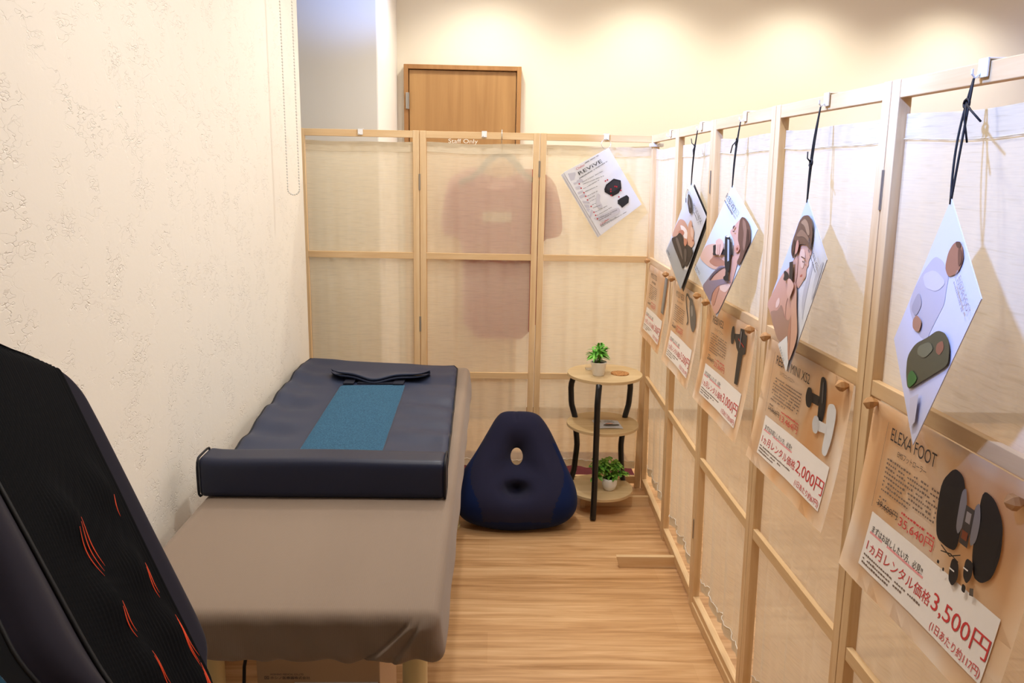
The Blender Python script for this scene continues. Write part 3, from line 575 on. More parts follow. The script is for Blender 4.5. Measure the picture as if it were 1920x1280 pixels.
for ci, k in enumerate(['c1', 'c2', 'c3', 'c4']):
    A = ART[k]; nm, lb = CARDLAB[k]
    base_m = mat('card_paper_' + k, {'c1': 'd6daea', 'c2': 'd2d8ec', 'c3': 'c2cae2', 'c4': 'cdd0e8'}[k], 0.3, 0.5)
    card, fr, n = sheet_obj(nm, A['corners'], 0.0012, base_m, lb, 'card', 'photo cards hung from the rail by cords')
    cols = []; fl = Flat(fr, n)
    for li, (c, s, pts) in enumerate(A['polys']):
        if c not in cols: cols.append(c)
        fl.poly('p', pts, li + 1, bool(s), cols.index(c))
    tl = len(A['polys']) + 2
    if k == 'c1': fl.text('t', 'MIYUS NECK', 0.46, 0.97, 0.112, 0.045, tl); rn = random.Random(3); fl.dashes('t', 0.5, 0.9, 0.145, 0.145, 0.014, tl, rn); fl.dashes('t', 0.12, 0.32, 0.93, 0.93, 0.02, tl, rn)
    if k == 'c2': fl.text('t', 'REBIVE2', 0.06, 0.43, 0.118, 0.052, tl); rn = random.Random(4); fl.dashes('t', 0.07, 0.4, 0.15, 0.15, 0.018, tl, rn); fl.text('t', 'REBIVE2', 0.06, 0.27, 0.925, 0.024, tl); fl.dashes('t', 0.06, 0.2, 0.945, 0.945, 0.012, tl, rn)
    if k == 'c3': fl.text('t', 'REBIVE MINI XS2', 0.52, 0.97, 0.105, 0.035, tl); rn = random.Random(5); fl.text('t', 'REBIVE', 0.74, 0.94, 0.955, 0.022, tl); fl.dashes('t', 0.6, 0.95, 0.135, 0.135, 0.015, tl, rn)
    if k == 'c4': fl.text('t', 'ELEXA FOOT', 0.60, 0.93, 0.125, 0.04, tl); rn = random.Random(6); fl.dashes('t', 0.62, 0.9, 0.15, 0.15, 0.014, tl, rn)
    fl.build({'p': ('printed_photo', [ink(c) for c in cols]), 't': ('lettering', ink('4a4a55' if k != 'c4' else '9a98aa'))}, card)
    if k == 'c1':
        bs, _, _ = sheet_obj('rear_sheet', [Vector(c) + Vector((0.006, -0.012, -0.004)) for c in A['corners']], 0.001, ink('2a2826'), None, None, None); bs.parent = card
    # eyelet and cord
    top = Vector(A['corners'][0]); hp = HOOKPOS[4 + ci]
    ctr = fr(0.5, 0.5); eye = top + (ctr - top).normalized() * 0.007
    bm = bmesh.new(); d_ = (hp - eye)
    side = Vector((0, 1, 0)); knot = eye + d_ * (0.72 if ci in (0, 1) else (0.42 if ci == 2 else 0.80))
    offs = 0.0035
    for sg in (-1, 1):
        pts = []
        for q in range(15):
            t = q / 14; wob = math.sin(PI * t) * offs
            pts.append(eye + d_ * t + side * sg * wob * (1.5 if ci == 3 else 1) + n * (0.003 * math.sin(PI * t)))
        tube(bm, pts, 0.0015, 6)
    lp = [knot + side * 0.006 * math.cos(a_) + Vector((0, 0, 0.006 * math.sin(a_))) + n * 0.003 for a_ in [i * 0.7 for i in range(10)]]
    tube(bm, lp, 0.0017, 6)
    tails = {0: [(0.03, 0.022), (-0.012, -0.03)], 1: [(0.03, -0.03), (-0.008, -0.014)], 2: [(0.008, 0.02), (-0.014, -0.012)], 3: [(-0.045, -0.025), (-0.022, -0.05)]}[ci]
    for dy, dz in tails:
        tube(bm, [knot + n * 0.003, knot + n * 0.009 + Vector((0, dy * 0.5, dz * 0.4)), knot + n * 0.008 + Vector((0, dy, dz))], 0.0014, 6)
    obj('cord', bm, black_cord, card, smooth=True)

# instruction sheet on a ring
A = ART['rev']
sheet, fr, n = sheet_obj('instruction_sheet', A['corners'], 0.0014, paper_w, 'white REVIVE instruction sheet hanging tilted on the back screen', 'sheet', None)
for q, dd in enumerate(((-0.006, -0.006), (-0.011, -0.010))):
    bs, _, _ = sheet_obj('rear_sheet', [Vector(c) + Vector((dd[0], 0.003 * (q + 1), dd[1])) for c in A['corners']], 0.001, paper_w, None, None, None); bs.parent = sheet
fl = Flat(fr, n); cols = []
for li, (c, s, pts) in enumerate(A['polys']):
    if c not in cols: cols.append(c)
    fl.poly('p', pts, li * 0.3 + 1, bool(s), cols.index(c))
TLY = 14
fl.text('k', 'REViVE', 0.235, 0.75, 0.135, 0.048, TLY)
fl.text('r', 'Challen', 0.24, 0.42, 0.055, 0.03, TLY)
rn = random.Random(9)
fl.dashes('k', 0.44, 0.75, 0.032, 0.026, 0.013, TLY, rn); fl.dashes('k', 0.2, 0.84, 0.178, 0.165, 0.012, TLY, rn)
for a_, b_ in A['bars']: fl.dashes('k', a_[0], b_[0], a_[1], b_[1], 0.009, TLY, rn)
fl.text('r', 'Challen', 0.096, 0.30, 0.885, 0.026, TLY)
fl.build({'p': ('printed_picture', [ink(c) for c in cols]), 'k': ('black_lettering', ink('17171c')), 'r': ('red_lettering', ink('c0283a'))}, sheet)
bm = bmesh.new(); rc_ = Vector((0.443, 3.178, 1.462))
pts = [rc_ + Vector((0.019 * math.cos(a_), 0.006 * math.sin(a_), 0.019 * math.sin(a_))) for a_ in [2 * PI * i / 24 for i in range(25)]]
tube(bm, pts, 0.0011, 6, caps=False)
tag(obj('binder_ring', bm, steel, smooth=True), 'thin metal ring holding the REVIVE instruction sheet', 'ring')

# ------------------------------------------------------------------ posters on the middle rail
def amber_paper():
    m = mat('poster_amber_print', 'e9b27a', 0.35, 0.5)
    v = tex_coords(m, (5.5, 5.5, 3.5), (0, 0, 0.5)); n_ = noise_node(m, v, 1.0, 2, 0.45, 0.9)
    r_ = ramp(m, n_.outputs['Fac'], [(0.32, 'eebf88'), (0.48, 'f3d2aa'), (0.66, 'f6e2cc')])
    L(m, r_.outputs['Color'], m.node_tree.nodes['Principled BSDF'].inputs['Base Color']); return m
amber = amber_paper()
PW_, DARK = 0.405, '3a3230'
POSTERS = [
    dict(title='MIYUS STICK', tw=0.30, sub='美顔器', old='16,500円', new='14,850円', rent='1,500円', day='(1日あたり約50円)', lab='amber rental poster with a grey rod, nearest the corner'),
    dict(title='MIYUS NECK', tw=0.30, sub='ネックケア', old='39,600円', new='35,640円', rent='3,500円', day='(1日あたり約117円)', lab='amber rental poster with a grey corded massager, second from the corner'),
    dict(title='REBIVE2', tw=0.24, sub='リバイブツー', old='25,960円', new='23,364円', rent='3,000円', day='(1日あたり約100円)', lab='amber rental poster titled REBIVE2 with a black T-shaped massage gun'),
    dict(title='REBIVE MINI XS2', tw=0.42, sub='リバイブミニエックスエスツー', old='14,960円', new='13,464円', rent='2,000円', day='(1日あたり約67円)', lab='amber rental poster with one black and one white mini massage gun'),
    dict(title='ELEXA FOOT', tw=0.30, sub='EMSフットローラー', old='39,600円', new='35,640円', rent='3,500円', day='(1日あたり約117円)', lab='amber ELEXA FOOT rental poster with a black foot massager')]
PROD = {
 0: [('6f6b66', 0, [(0.403, 0.985), (0.452, 0.985), (0.436, 0.852), (0.389, 0.853)]), ('a5a09a', 0, [(0.413, 0.98), (0.425, 0.98), (0.412, 0.858), (0.400, 0.858)])],
 1: [('3c3835', 1, [(0.334, 0.968), (0.276, 0.985), (0.262, 0.964), (0.286, 0.929), (0.322, 0.9), (0.31, 0.887), (0.318, 0.883), (0.335, 0.9), (0.295, 0.935), (0.272, 0.962), (0.282, 0.977), (0.33, 0.960)]),
     ('5f5a55', 1, [(0.320, 0.975), (0.35, 0.975), (0.395, 0.955), (0.425, 0.93), (0.43, 0.895), (0.405, 0.878), (0.37, 0.89), (0.345, 0.915), (0.33, 0.94)]),
     ('8f8983', 1, [(0.345, 0.955), (0.37, 0.955), (0.385, 0.93), (0.37, 0.92), (0.35, 0.935)])],
 2: [('2e2a28', 0, [(0.352, 0.978), (0.383, 0.981), (0.385, 0.972), (0.405, 0.97), (0.407, 0.925), (0.389, 0.918), (0.384, 0.840), (0.358, 0.838), (0.352, 0.918), (0.336, 0.925), (0.325, 0.937), (0.31, 0.945), (0.31, 0.956), (0.335, 0.960), (0.35, 0.963)]),
     ('2e2a28', 1, [(0.288, 0.97), (0.305, 0.975), (0.315, 0.95), (0.310, 0.928), (0.292, 0.925), (0.283, 0.945)]),
     ('b03a2a', 0, [(0.345, 0.952), (0.393, 0.940), (0.393, 0.937), (0.345, 0.948)]), ('76716e', 0, [(0.36, 0.972), (0.368, 0.973), (0.368, 0.930), (0.36, 0.932)])],
 3: [('201d1d', 1, [(0.334, 0.974), (0.345, 0.980), (0.361, 0.974), (0.370, 0.926), (0.366, 0.893), (0.343, 0.887), (0.340, 0.921)]),
     ('201d1d', 0, [(0.305, 0.937), (0.340, 0.939), (0.340, 0.920), (0.308, 0.918)]),
     ('201d1d', 1, [(0.289, 0.905), (0.280, 0.922), (0.285, 0.943), (0.303, 0.945), (0.314, 0.925), (0.307, 0.905)]),
     ('55504d', 1, [(0.346, 0.970), (0.352, 0.970), (0.358, 0.930), (0.352, 0.930)]),
     ('dddcdc', 1, [(0.378, 0.935), (0.402, 0.943), (0.417, 0.931), (0.414, 0.873), (0.405, 0.840), (0.385, 0.843), (0.386, 0.885)]),
     ('dddcdc', 0, [(0.355, 0.896), (0.39, 0.899), (0.389, 0.881), (0.36, 0.876)]),
     ('c9c8c8', 1, [(0.337, 0.868), (0.328, 0.885), (0.335, 0.900), (0.350, 0.902), (0.362, 0.888), (0.355, 0.868)])],
 4: [('232021', 1, [(0.279, 0.960), (0.300, 0.957), (0.311, 0.936), (0.315, 0.9), (0.315, 0.853), (0.295, 0.848), (0.268, 0.850), (0.258, 0.88), (0.256, 0.93)]),
     ('232021', 1, [(0.343, 0.955), (0.368, 0.952), (0.390, 0.929), (0.397, 0.889), (0.391, 0.854), (0.375, 0.838), (0.358, 0.838), (0.346, 0.865), (0.342, 0.91)]),
     ('8d8a90', 1, [(0.303, 0.935), (0.311, 0.944), (0.318, 0.925), (0.319, 0.895), (0.312, 0.875), (0.304, 0.885)]),
     ('8d8a90', 1, [(0.335, 0.928), (0.343, 0.936), (0.350, 0.915), (0.350, 0.885), (0.341, 0.872), (0.334, 0.89)]),
     ('4a4442', 0, [(0.318, 0.922), (0.336, 0.922), (0.336, 0.868), (0.318, 0.868)]), ('a8a0a0', 0, [(0.322, 0.915), (0.332, 0.915), (0.332, 0.90), (0.322, 0.90)]),
     ('8a4a30', 0, [(0.321, 0.888), (0.333, 0.888), (0.333, 0.876), (0.321, 0.876)]),
     ('2a2626', 1, [(0.312, 0.843), (0.328, 0.843), (0.334, 0.822), (0.326, 0.806), (0.314, 0.812)]), ('2a2626', 1, [(0.340, 0.857), (0.356, 0.857), (0.359, 0.838), (0.352, 0.824), (0.341, 0.832)]),
     ('2a2626', 1, [(0.345, 0.822), (0.353, 0.822), (0.354, 0.812), (0.346, 0.812)]), ('5a5048', 0, [(0.361, 0.824), (0.368, 0.827), (0.371, 0.817), (0.363, 0.815)]),
     ('2a2626', 1, [(0.286, 0.826), (0.291, 0.826), (0.291, 0.821), (0.286, 0.821)]), ('2a2626', 1, [(0.301, 0.822), (0.305, 0.822), (0.305, 0.817), (0.301, 0.817)]),
     ('3a3028', 0, [(0.288, 0.850), (0.310, 0.844), (0.331, 0.856), (0.331, 0.8545), (0.310, 0.842), (0.288, 0.848)]), ('3a3028', 0, [(0.290, 0.842), (0.312, 0.848), (0.330, 0.845), (0.330, 0.8435), (0.312, 0.846), (0.290, 0.8405)]),
     ('ece4dc', 0, [(0.316, 0.830), (0.327, 0.830), (0.327, 0.828), (0.316, 0.828)]), ('ece4dc', 0, [(0.343, 0.845), (0.353, 0.845), (0.353, 0.843), (0.343, 0.843)])]}
for i, P in enumerate(POSTERS):
    Mw, wd = FR[i]; hh = 0.303 if i == 4 else 0.286; b0 = 0.995 if i < 4 else 0.992; a0 = [0.062, 0.056, 0.05, 0.052, 0.05][i]
    def bow(t): return 0.004 + 0.040 * t * t * 0.6 + 0.006 * t
    def fr(s, t, Mw=Mw, hh=hh, b0=b0, a0=a0):
        return Mw @ Vector((a0 + PW_ * s - 0.012 * t, -bow(t) - 0.0015 * math.sin(s * 9) * t, b0 - hh * t))
    n = (Mw.to_3x3() @ Vector((0, -1, 0.09))).normalized()
    bm = bmesh.new(); fa = grid(bm, lambda u, v: fr(u, v), 12, 12)
    ret = bmesh.ops.solidify(bm, geom=fa, thickness=0.0006)
    po = tag(obj('poster', bm, amber, smooth=True), P['lab'], 'poster', 'amber rental posters on the right-hand screen')
    fl = Flat(lambda s, t, fr=fr: fr(s, t) + n * 0.0012, n); rn = random.Random(20 + i)
    # white price box, cut in strips so it follows the bow of the sheet
    for q in range(10):
        t0, t1 = 0.585 + 0.031 * q, 0.585 + 0.031 * (q + 1)
        for e in range(6):
            s0, s1 = 0.145 + 0.131 * e, 0.145 + 0.131 * (e + 1)
            fl.poly('w', [(s0, t0), (s1, t0), (s1, t1), (s0, t1)], 0.5)
    fl.text('k', P['title'], 0.165, 0.165 + P['tw'], 0.165, 0.07, 2); fl.text('k', P['sub'], 0.23, 0.42, 0.228, 0.033, 2)
    for q in range(8): fl.dashes('k2', 0.17, 0.52 if q < 7 else 0.36, 0.272 + 0.0245 * q, 0.272 + 0.0245 * q, 0.0125, 2, rn)
    fl.poly('k2', [(0.132, 0.08), (0.134, 0.08), (0.134, 0.56), (0.132, 0.56)], 2)
    fl.text('k', P['old'], 0.165, 0.31, 0.537, 0.04, 2); fl.poly('k', [(0.16, 0.52), (0.315, 0.512), (0.315, 0.516), (0.16, 0.524)], 3)
    fl.dashes('k2', 0.17, 0.22, 0.488, 0.488, 0.012, 2, rn); fl.dashes('r', 0.33, 0.545, 0.485, 0.485, 0.013, 2, rn)
    fl.text('r', P['new'], 0.325, 0.545, 0.555, 0.058, 2)
    fl.poly('p', [(0.165, 0.688), (0.535, 0.688), (0.535, 0.700), (0.165, 0.700)], 1)
    fl.text('k', 'まずはお試ししたい方、必見!!', 0.175, 0.525, 0.688, 0.042, 2)
    fl.text('r', '1ヵ月レンタル価格', 0.17, 0.605, 0.795, 0.066, 2)
    fl.text('r', P['rent'], 0.615, 0.925, 0.80, 0.105, 2); fl.text('r', P['day'], 0.64, 0.92, 0.885, 0.055, 2)
    for q in range(3): fl.dashes('k2', 0.165, 0.56 - 0.1 * q, 0.826 + 0.0235 * q, 0.826 + 0.0235 * q, 0.012, 2, rn)
    cols = []
    for li, (c, s_, pts) in enumerate(PROD[i]):
        if c not in cols: cols.append(c)
        fl.poly('d', [((a_ - a0 + 0.012 * (b0 - b_) / hh) / PW_, (b0 - b_) / hh) for a_, b_ in pts], 3 + li * 1.0, bool(s_), cols.index(c))
    fl.build({'w': ('price_box', ink('f4ece4')), 'k': ('black_lettering', ink(DARK)), 'k2': ('small_print', ink('7a6658')), 'r': ('red_lettering', ink('cf4040')),
              'p': ('pink_underline', ink('f0a0a0')), 'd': ('printed_product', [ink(c) for c in cols])}, po)

# wooden push pins
def pin_bm():
    bm = bmesh.new(); rs = [(0.0, -0.024), (0.010, -0.017), (0.011, -0.011), (0.0055, -0.002), (0.0045, 0.0)]
    seg = 6; rings = []
    for r_, y in rs:
        rings.append([bm.verts.new((max(r_, 0.0006) * math.cos(2 * PI * k / seg + 0.3), y, max(r_, 0.0006) * math.sin(2 * PI * k / seg + 0.3))) for k in range(seg)])
    for a in range(len(rings) - 1):
        for k in range(seg): bm.faces.new((rings[a][k], rings[a][(k + 1) % seg], rings[a + 1][(k + 1) % seg], rings[a + 1][k]))
    bm.faces.new(rings[0]); bm.faces.new(rings[-1]); return bm
pin0 = obj('push_pin', pin_bm(), peg_wood)
PINS = [(0, 0.075, 1.008), (0, 0.452, 1.002), (1, 0.079, 1.0), (1, 0.448, 1.0), (2, 0.066, 0.996), (2, 0.443, 0.994), (3, 0.066, 0.998), (3, 0.438, 0.988), (4, 0.059, 0.987), (4, 0.412, 0.968)]
WHO = ['the grey rod poster', 'the corded massager poster', 'the REBIVE2 poster', 'the REBIVE MINI XS2 poster', 'the ELEXA FOOT poster']
for k, (i, a_, b_) in enumerate(PINS):
    o = pin0 if k == 0 else pin0.copy()
    if k: COL.objects.link(o)
    o.matrix_world = FR[i][0] @ Matrix.Translation((a_, -0.0045, b_)) @ Matrix.Rotation(k * 0.5, 4, 'Y')
    tag(o, 'wooden push pin at the top %s corner of %s' % ('left' if k % 2 == 0 else 'right', WHO[i]), 'push pin', 'faceted wooden push pins')

# ------------------------------------------------------------------ shirt on a hanger behind the back screen
hg = thing('clothes_hanger', 'grey clothes hanger hooked over the back screen, seen through the linen', 'hanger', (0.03, 3.256, 1.5))
bm = bmesh.new()
tube(bm, [(x, 0, z) for x, z in [(-0.17, -0.20), (-0.12, -0.180), (-0.085, -0.150), (-0.055, -0.114), (-0.028, -0.090), (0, -0.082), (0.028, -0.090), (0.055, -0.114), (0.085, -0.150), (0.12, -0.180), (0.17, -0.20)]], 0.014, 8)
obj('hanger_body', bm, hanger_m, hg, smooth=True)
bm = bmesh.new(); tube(bm, [(0, 0, -0.085), (0, 0, -0.02), (0, -0.006, 0.004), (0, -0.026, 0.010), (0, -0.046, 0.007), (0, -0.055, -0.012), (0, -0.054, -0.028)], 0.0018, 6)
obj('hanger_hook', bm, steel, hg, smooth=True)
outl = [(-0.075, 1.365), (-0.14, 1.345), (-0.185, 1.31), (-0.205, 1.22), (-0.215, 1.09), (-0.135, 1.075), (-0.125, 1.0), (-0.122, 0.655), (0.19, 0.652), (0.195, 1.0), (0.205, 1.075), (0.29, 1.09), (0.277, 1.22), (0.25, 1.31), (0.205, 1.345), (0.135, 1.365), (0.10, 1.335), (0.03, 1.322), (-0.04, 1.335)]
outl = chaikin(outl, 1)
bm = bmesh.new(); fv = [bm.verts.new((x, 3.246, z)) for x, z in outl]; bv = [bm.verts.new((x, 3.282, z)) for x, z in outl]
bm.faces.new(fv); bm.faces.new(bv)
for k in range(len(fv)): bm.faces.new((fv[k], fv[(k + 1) % len(fv)], bv[(k + 1) % len(fv)], bv[k]))
shirt = tag(obj('t_shirt', bm, shirt_m), 'dark red T-shirt hanging behind the middle panel of the back screen', 'shirt')
bm = bmesh.new(); box(bm, -0.045, 0.075, 3.2440, 3.2452, 1.145, 1.185); obj('chest_print', bm, mat('pale_print', 'd9c6b4', 0.8), shirt)
bm = bmesh.new(); box(bm, -0.75, 0.66, 3.30, 3.62, 0.0, 0.012, 0, 0.003)
tag(obj('floor_mat', bm, maroon), 'dark maroon mat on the floor behind the back screen', 'mat')

# ------------------------------------------------------------------ treatment bed
bed = thing('treatment_bed', 'long treatment bed with taupe fitted cover and cream legs along the left wall', 'bed', (-0.37, 2.08, 0))
bx0, bx1, by0, by1, bz0, bz1 = -0.662, -0.082, 1.215, 2.965, 0.500, 0.600
def beddisp(c):
    c = c.copy(); low = sstep(bz1 - 0.01, bz0, c.z)
    if c.y < by0 + 0.03 and c.z < bz1 - 0.004:
        fr_ = sstep(by0 + 0.03, by0, c.y)
        h_ = (c.z - bz0) / (bz1 - bz0)
        wr = 0.0035 * math.sin(c.x * 70 + 5 * h_) * (1 - h_) + 0.002 * math.sin(c.x * 131 + 2) * (1 - h_) ** 2
        # diagonal pleats by the near right corner
        for (xa, xb, am, wdt) in ((-0.118, -0.215, 0.007, 0.016), (-0.105, -0.165, 0.005, 0.012)):
            xl = xa + (xb - xa) * (1 - h_) ** 1.2
            d = c.x - xl
            wr -= 0.5 * am * math.exp(-((d + 0.005) / 0.004) ** 2) * sstep(0.95, 0.7, h_)
            if h_ < 0.93: wr += am * math.exp(-max(d, 0) / 0.03) * (1 if d > 0 else math.exp(d / 0.0035)) * sstep(0.95, 0.7, h_)
        c.y -= wr * fr_
        c.z += 0.003 * math.sin(c.x * 85) * sstep(0.25, 0.0, h_)
    if c.x > bx1 - 0.03: c.x += (0.010 * low + 0.0015 * math.sin(c.y * 25) * low) * sstep(bx1 - 0.03, bx1, c.x)
    if c.z > bz1 - 0.02: c.z += 0.0012 * pnoise(Vector((c.x * 5, c.y * 3, 0)))
    return c
bm = bmesh.new(); rbox(bm, bx0, bx1, by0, by1, bz0, bz1, 0.022, 240, 60, 30, beddisp)
o = obj('fitted_cover', bm, tp, bed, smooth=True); o.location = (0.37, -2.08, 0)
for x, y in ((-0.136, 1.318), (-0.511, 1.3), (-0.136, 2.8), (-0.56, 2.8)):
    bm = bmesh.new(); lathe(bm, [(0.0245, 0.0), (0.026, 0.004), (0.026, 0.012), (0.0235, 0.014), (0.0235, 0.505)], 32, (x + 0.37, y - 2.08, 0))
    obj('leg', bm, cream_metal, bed, autosmooth=40)
bm = bmesh.new()
box(bm, -0.59, -0.12, 1.30, 1.33, 0.47, 0.502, 0, 0.003); box(bm, -0.59, -0.12, 2.78, 2.81, 0.47, 0.502, 0, 0.003)
box(bm, -0.60, -0.57, 1.3, 2.81, 0.47, 0.502, 0, 0.003); box(bm, -0.17, -0.14, 1.3, 2.81, 0.47, 0.502, 0, 0.003)
o = obj('under_frame', bm, cream_metal, bed); o.location = (0.37, -2.08, 0)

# ------------------------------------------------------------------ massage mat on the bed
mt = thing('massage_mat', 'navy massage mat with blue mesh strip lying on the bed', 'massage mat', (-0.39, 2.3, 0.6))
def mat_xy(u, v):
    xl = -0.662 + (-0.714 + 0.662) * v; xr = -0.106 + (-0.128 + 0.106) * v
    yl = 1.74 + (2.985 - 1.74) * v; yr = 1.74 + (2.905 - 1.74) * v
    return xl + (xr - xl) * u, yl + (yr - yl) * u - 0.012 * math.sin(PI * u) * v
def mat_z(u, v):
    side = sstep(0.30, 0.16, u) + sstep(0.66, 0.80, u)
    wr = side * 0.005 * (math.sin(v * 58 + 4 * u) * 0.6 + math.sin(v * 31 + 1.3 + 5 * u)) * (0.4 + 0.6 * math.sin(PI * min(max(v, 0), 1)))
    z = 0.6225 + wr + 0.012 * sstep(0.12, 0.0, u) * sstep(0.15, 0.5, v) * sstep(1.0, 0.9, v)
    z += 0.006 * sstep(0.90, 1.0, u) * math.sin(v * 9)
    return z
def round_uv(u, v):
    # round the two far corners
    ru, rv = 0.10, 0.045
    if v > 1 - rv:
        k = (v - (1 - rv)) / rv; s_ = ru * (1 - math.sqrt(max(0, 1 - k * k)))
        u = s_ + (1 - 2 * s_) * u
    return u, v
bm = bmesh.new()
def mtop(u, v):
    u, v = round_uv(u, v); x, y = mat_xy(u, v); e = min(u, 1 - u, (1 - v) * 2.2)
    return Vector((x, y, mat_z(u, v) - 0.007 * sstep(0.02, 0.0, e)))
def mbot(u, v):
    u, v = round_uv(u, v); x, y = mat_xy(u, v); e = min(u, 1 - u)
    return Vector((x, y, max(0.6012, mat_z(u, v) - 0.0195)))
grid(bm, mtop, 60, 110); grid(bm, mbot, 60, 110)
# closed sides
def edge(u, v, k):
    return mtop(u, v).lerp(mbot(u, v), k)
grid(bm, lambda a, b: edge(0, a, b), 110, 2); grid(bm, lambda a, b: edge(1, a, b), 110, 2); grid(bm, lambda a, b: edge(a, 1, b), 60, 2)
bmesh.ops.remove_doubles(bm, verts=bm.verts, dist=0.00005)
o = obj('mat_body', bm, navy_leather, mt, smooth=True); o.location = (0.39, -2.3, -0.6)
bm = bmesh.new()
pp = [mtop(0, v / 60) + Vector((-0.001, 0, -0.001)) for v in range(4, 61)] + [mtop(u / 40, 1) + Vector((0, 0.001, -0.001)) for u in range(1, 41)] + [mtop(1, v / 60) + Vector((0.001, 0, -0.001)) for v in range(59, 3, -1)]
tube(bm, pp, 0.0028, 6)
o = obj('piping', bm, navy_dark, mt, smooth=True); o.location = (0.39, -2.3, -0.6)
def mat_pt(x, y):
    # invert approximately
    v = (y - 1.74) / 1.2; u = 0.5
    for _ in range(5):
        xx, yy = mat_xy(u, v); u += (x - xx) / 0.57; v += (y - yy) / 1.2
    return mat_z(u, v)
bm = bmesh.new()
MP = [(-0.513, 2.58), (-0.294, 2.597), (-0.279, 1.76), (-0.497, 1.76)]
def mp(u, v, dz=0.0028):
    a = (MP[3][0] + (MP[2][0] - MP[3][0]) * u, MP[3][1] + (MP[2][1] - MP[3][1]) * u); b = (MP[0][0] + (MP[1][0] - MP[0][0]) * u, MP[0][1] + (MP[1][1] - MP[0][1]) * u)
    x = a[0] + (b[0] - a[0]) * v; y = a[1] + (b[1] - a[1]) * v
    return Vector((x, y, mat_pt(x, y) + dz - 0.003 * sstep(0.03, 0, min(u, 1 - u))))
grid(bm, mp, 20, 50)
o = obj('mesh_strip', bm, blue_mesh, mt, smooth=True); o.location = (0.39, -2.3, -0.6); o['label'] = 'blue mesh strip'
bm = bmesh.new()
for uu in (-0.012, 1.012): tube(bm, [mp(uu, v / 30, 0.001) for v in range(31)], 0.0022, 6)
o = obj('strip_seam', bm, navy_dark, mt, smooth=True); o.location = (0.39, -2.3, -0.6)
bm = bmesh.new()
for xa in (-0.505, -0.335):
    vs = box(bm, xa, xa + 0.035, 2.59, 2.68, 0.6255, 0.631, 0, 0.001)
box(bm, -0.46, -0.30, 2.605, 2.68, 0.6235, 0.6275, 0, 0.001)
o = obj('head_strap', bm, mat('navy_strap', '191c2a', 0.7), mt); o.location = (0.39, -2.3, -0.6)
# head pad: two thin leaves folded together
bm = bmesh.new()
def pad(u, v, k):
    x = -0.570 + 0.352 * u; b_ = math.sin(PI * u) ** 0.5
    yb = 2.735 + 0.0 * u; dip = math.exp(-((u - 0.47) / 0.16) ** 2)
    yf = 2.655 - 0.028 * dip - 0.02 * (1 - abs(2 * u - 1) ** 6)
    yf += 0.05 * (abs(2 * u - 1) ** 8)
    y = yb + (yf - yb) * v
    z = 0.634 + 0.020 * v ** 1.2 - 0.014 * dip * v - 0.004 * u
    return Vector((x, y, z + (k - 0.5) * 0.010 * min(1, 4 * min(u, 1 - u)) ** 0.5))
for zo in (0.0, -0.011):
    top_ = lambda u, v, zo=zo: pad(u, v, 1) + Vector((0, 0, zo)); bot_ = lambda u, v, zo=zo: pad(u, v, 0) + Vector((0, 0.004, zo))
    grid(bm, top_, 40, 10); grid(bm, bot_, 40, 10)
    grid(bm, lambda u, v, a=top_, b=bot_: a(u, 1).lerp(b(u, 1), v) + Vector((0, -0.003 * math.sin(PI * v), 0)), 40, 4)
    grid(bm, lambda u, v, a=top_, b=bot_: a(0, u).lerp(b(0, u), v), 10, 2); grid(bm, lambda u, v, a=top_, b=bot_: a(1, u).lerp(b(1, u), v), 10, 2)
bmesh.ops.remove_doubles(bm, verts=bm.verts, dist=0.00005)
o = obj('head_pad', bm, navy_leather, mt, smooth=True); o.location = (0.39, -2.3, -0.6)
# folded front bolster
bm = bmesh.new()
def rolld(c):
    c = c.copy()
    if c.z > 0.66: c.y += 0.012 * sstep(0.66, 0.70, c.z) * (1 if c.y > 1.74 else 0.2)
    c.z += 0.0015 * math.sin(c.x * 12) * sstep(0.64, 0.69, c.z)
    if c.x < -0.62: c.z += 0.004 * sstep(-0.62, -0.67, c.x) * sstep(0.64, 0.69, c.z)
    return c
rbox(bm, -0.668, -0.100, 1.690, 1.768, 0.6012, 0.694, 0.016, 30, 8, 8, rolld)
o = obj('folded_front', bm, mat('navy_leatherette_shaded', '1a2036', 0.42, 0.35), mt, smooth=True); o.location = (0.39, -2.3, -0.6)  # same leatherette as the mat, front shade put into a darker colour
bm = bmesh.new()
def ringpts(x, o_=0.0005):
    r_ = 0.016; pts = []
    for k in range(33):
        a_ = 2 * PI * k / 32; cy, cz = 1.729, 0.6476
        dy, dz = math.cos(a_), math.sin(a_)
        hy, hz = 0.039, 0.0464
        s_ = 1 / max((abs(dy / hy) ** 6 + abs(dz / hz) ** 6) ** (1 / 6), 1e-6)
        c_ = rolld(Vector((x, cy + dy * s_, cz + dz * s_))); pts.append(c_)
    return pts
tube(bm, ringpts(-0.6655), 0.0028, 6, caps=False); tube(bm, ringpts(-0.1025), 0.0028, 6, caps=False)
o = obj('bolster_piping', bm, navy_dark, mt, smooth=True); o.location = (0.39, -2.3, -0.6)

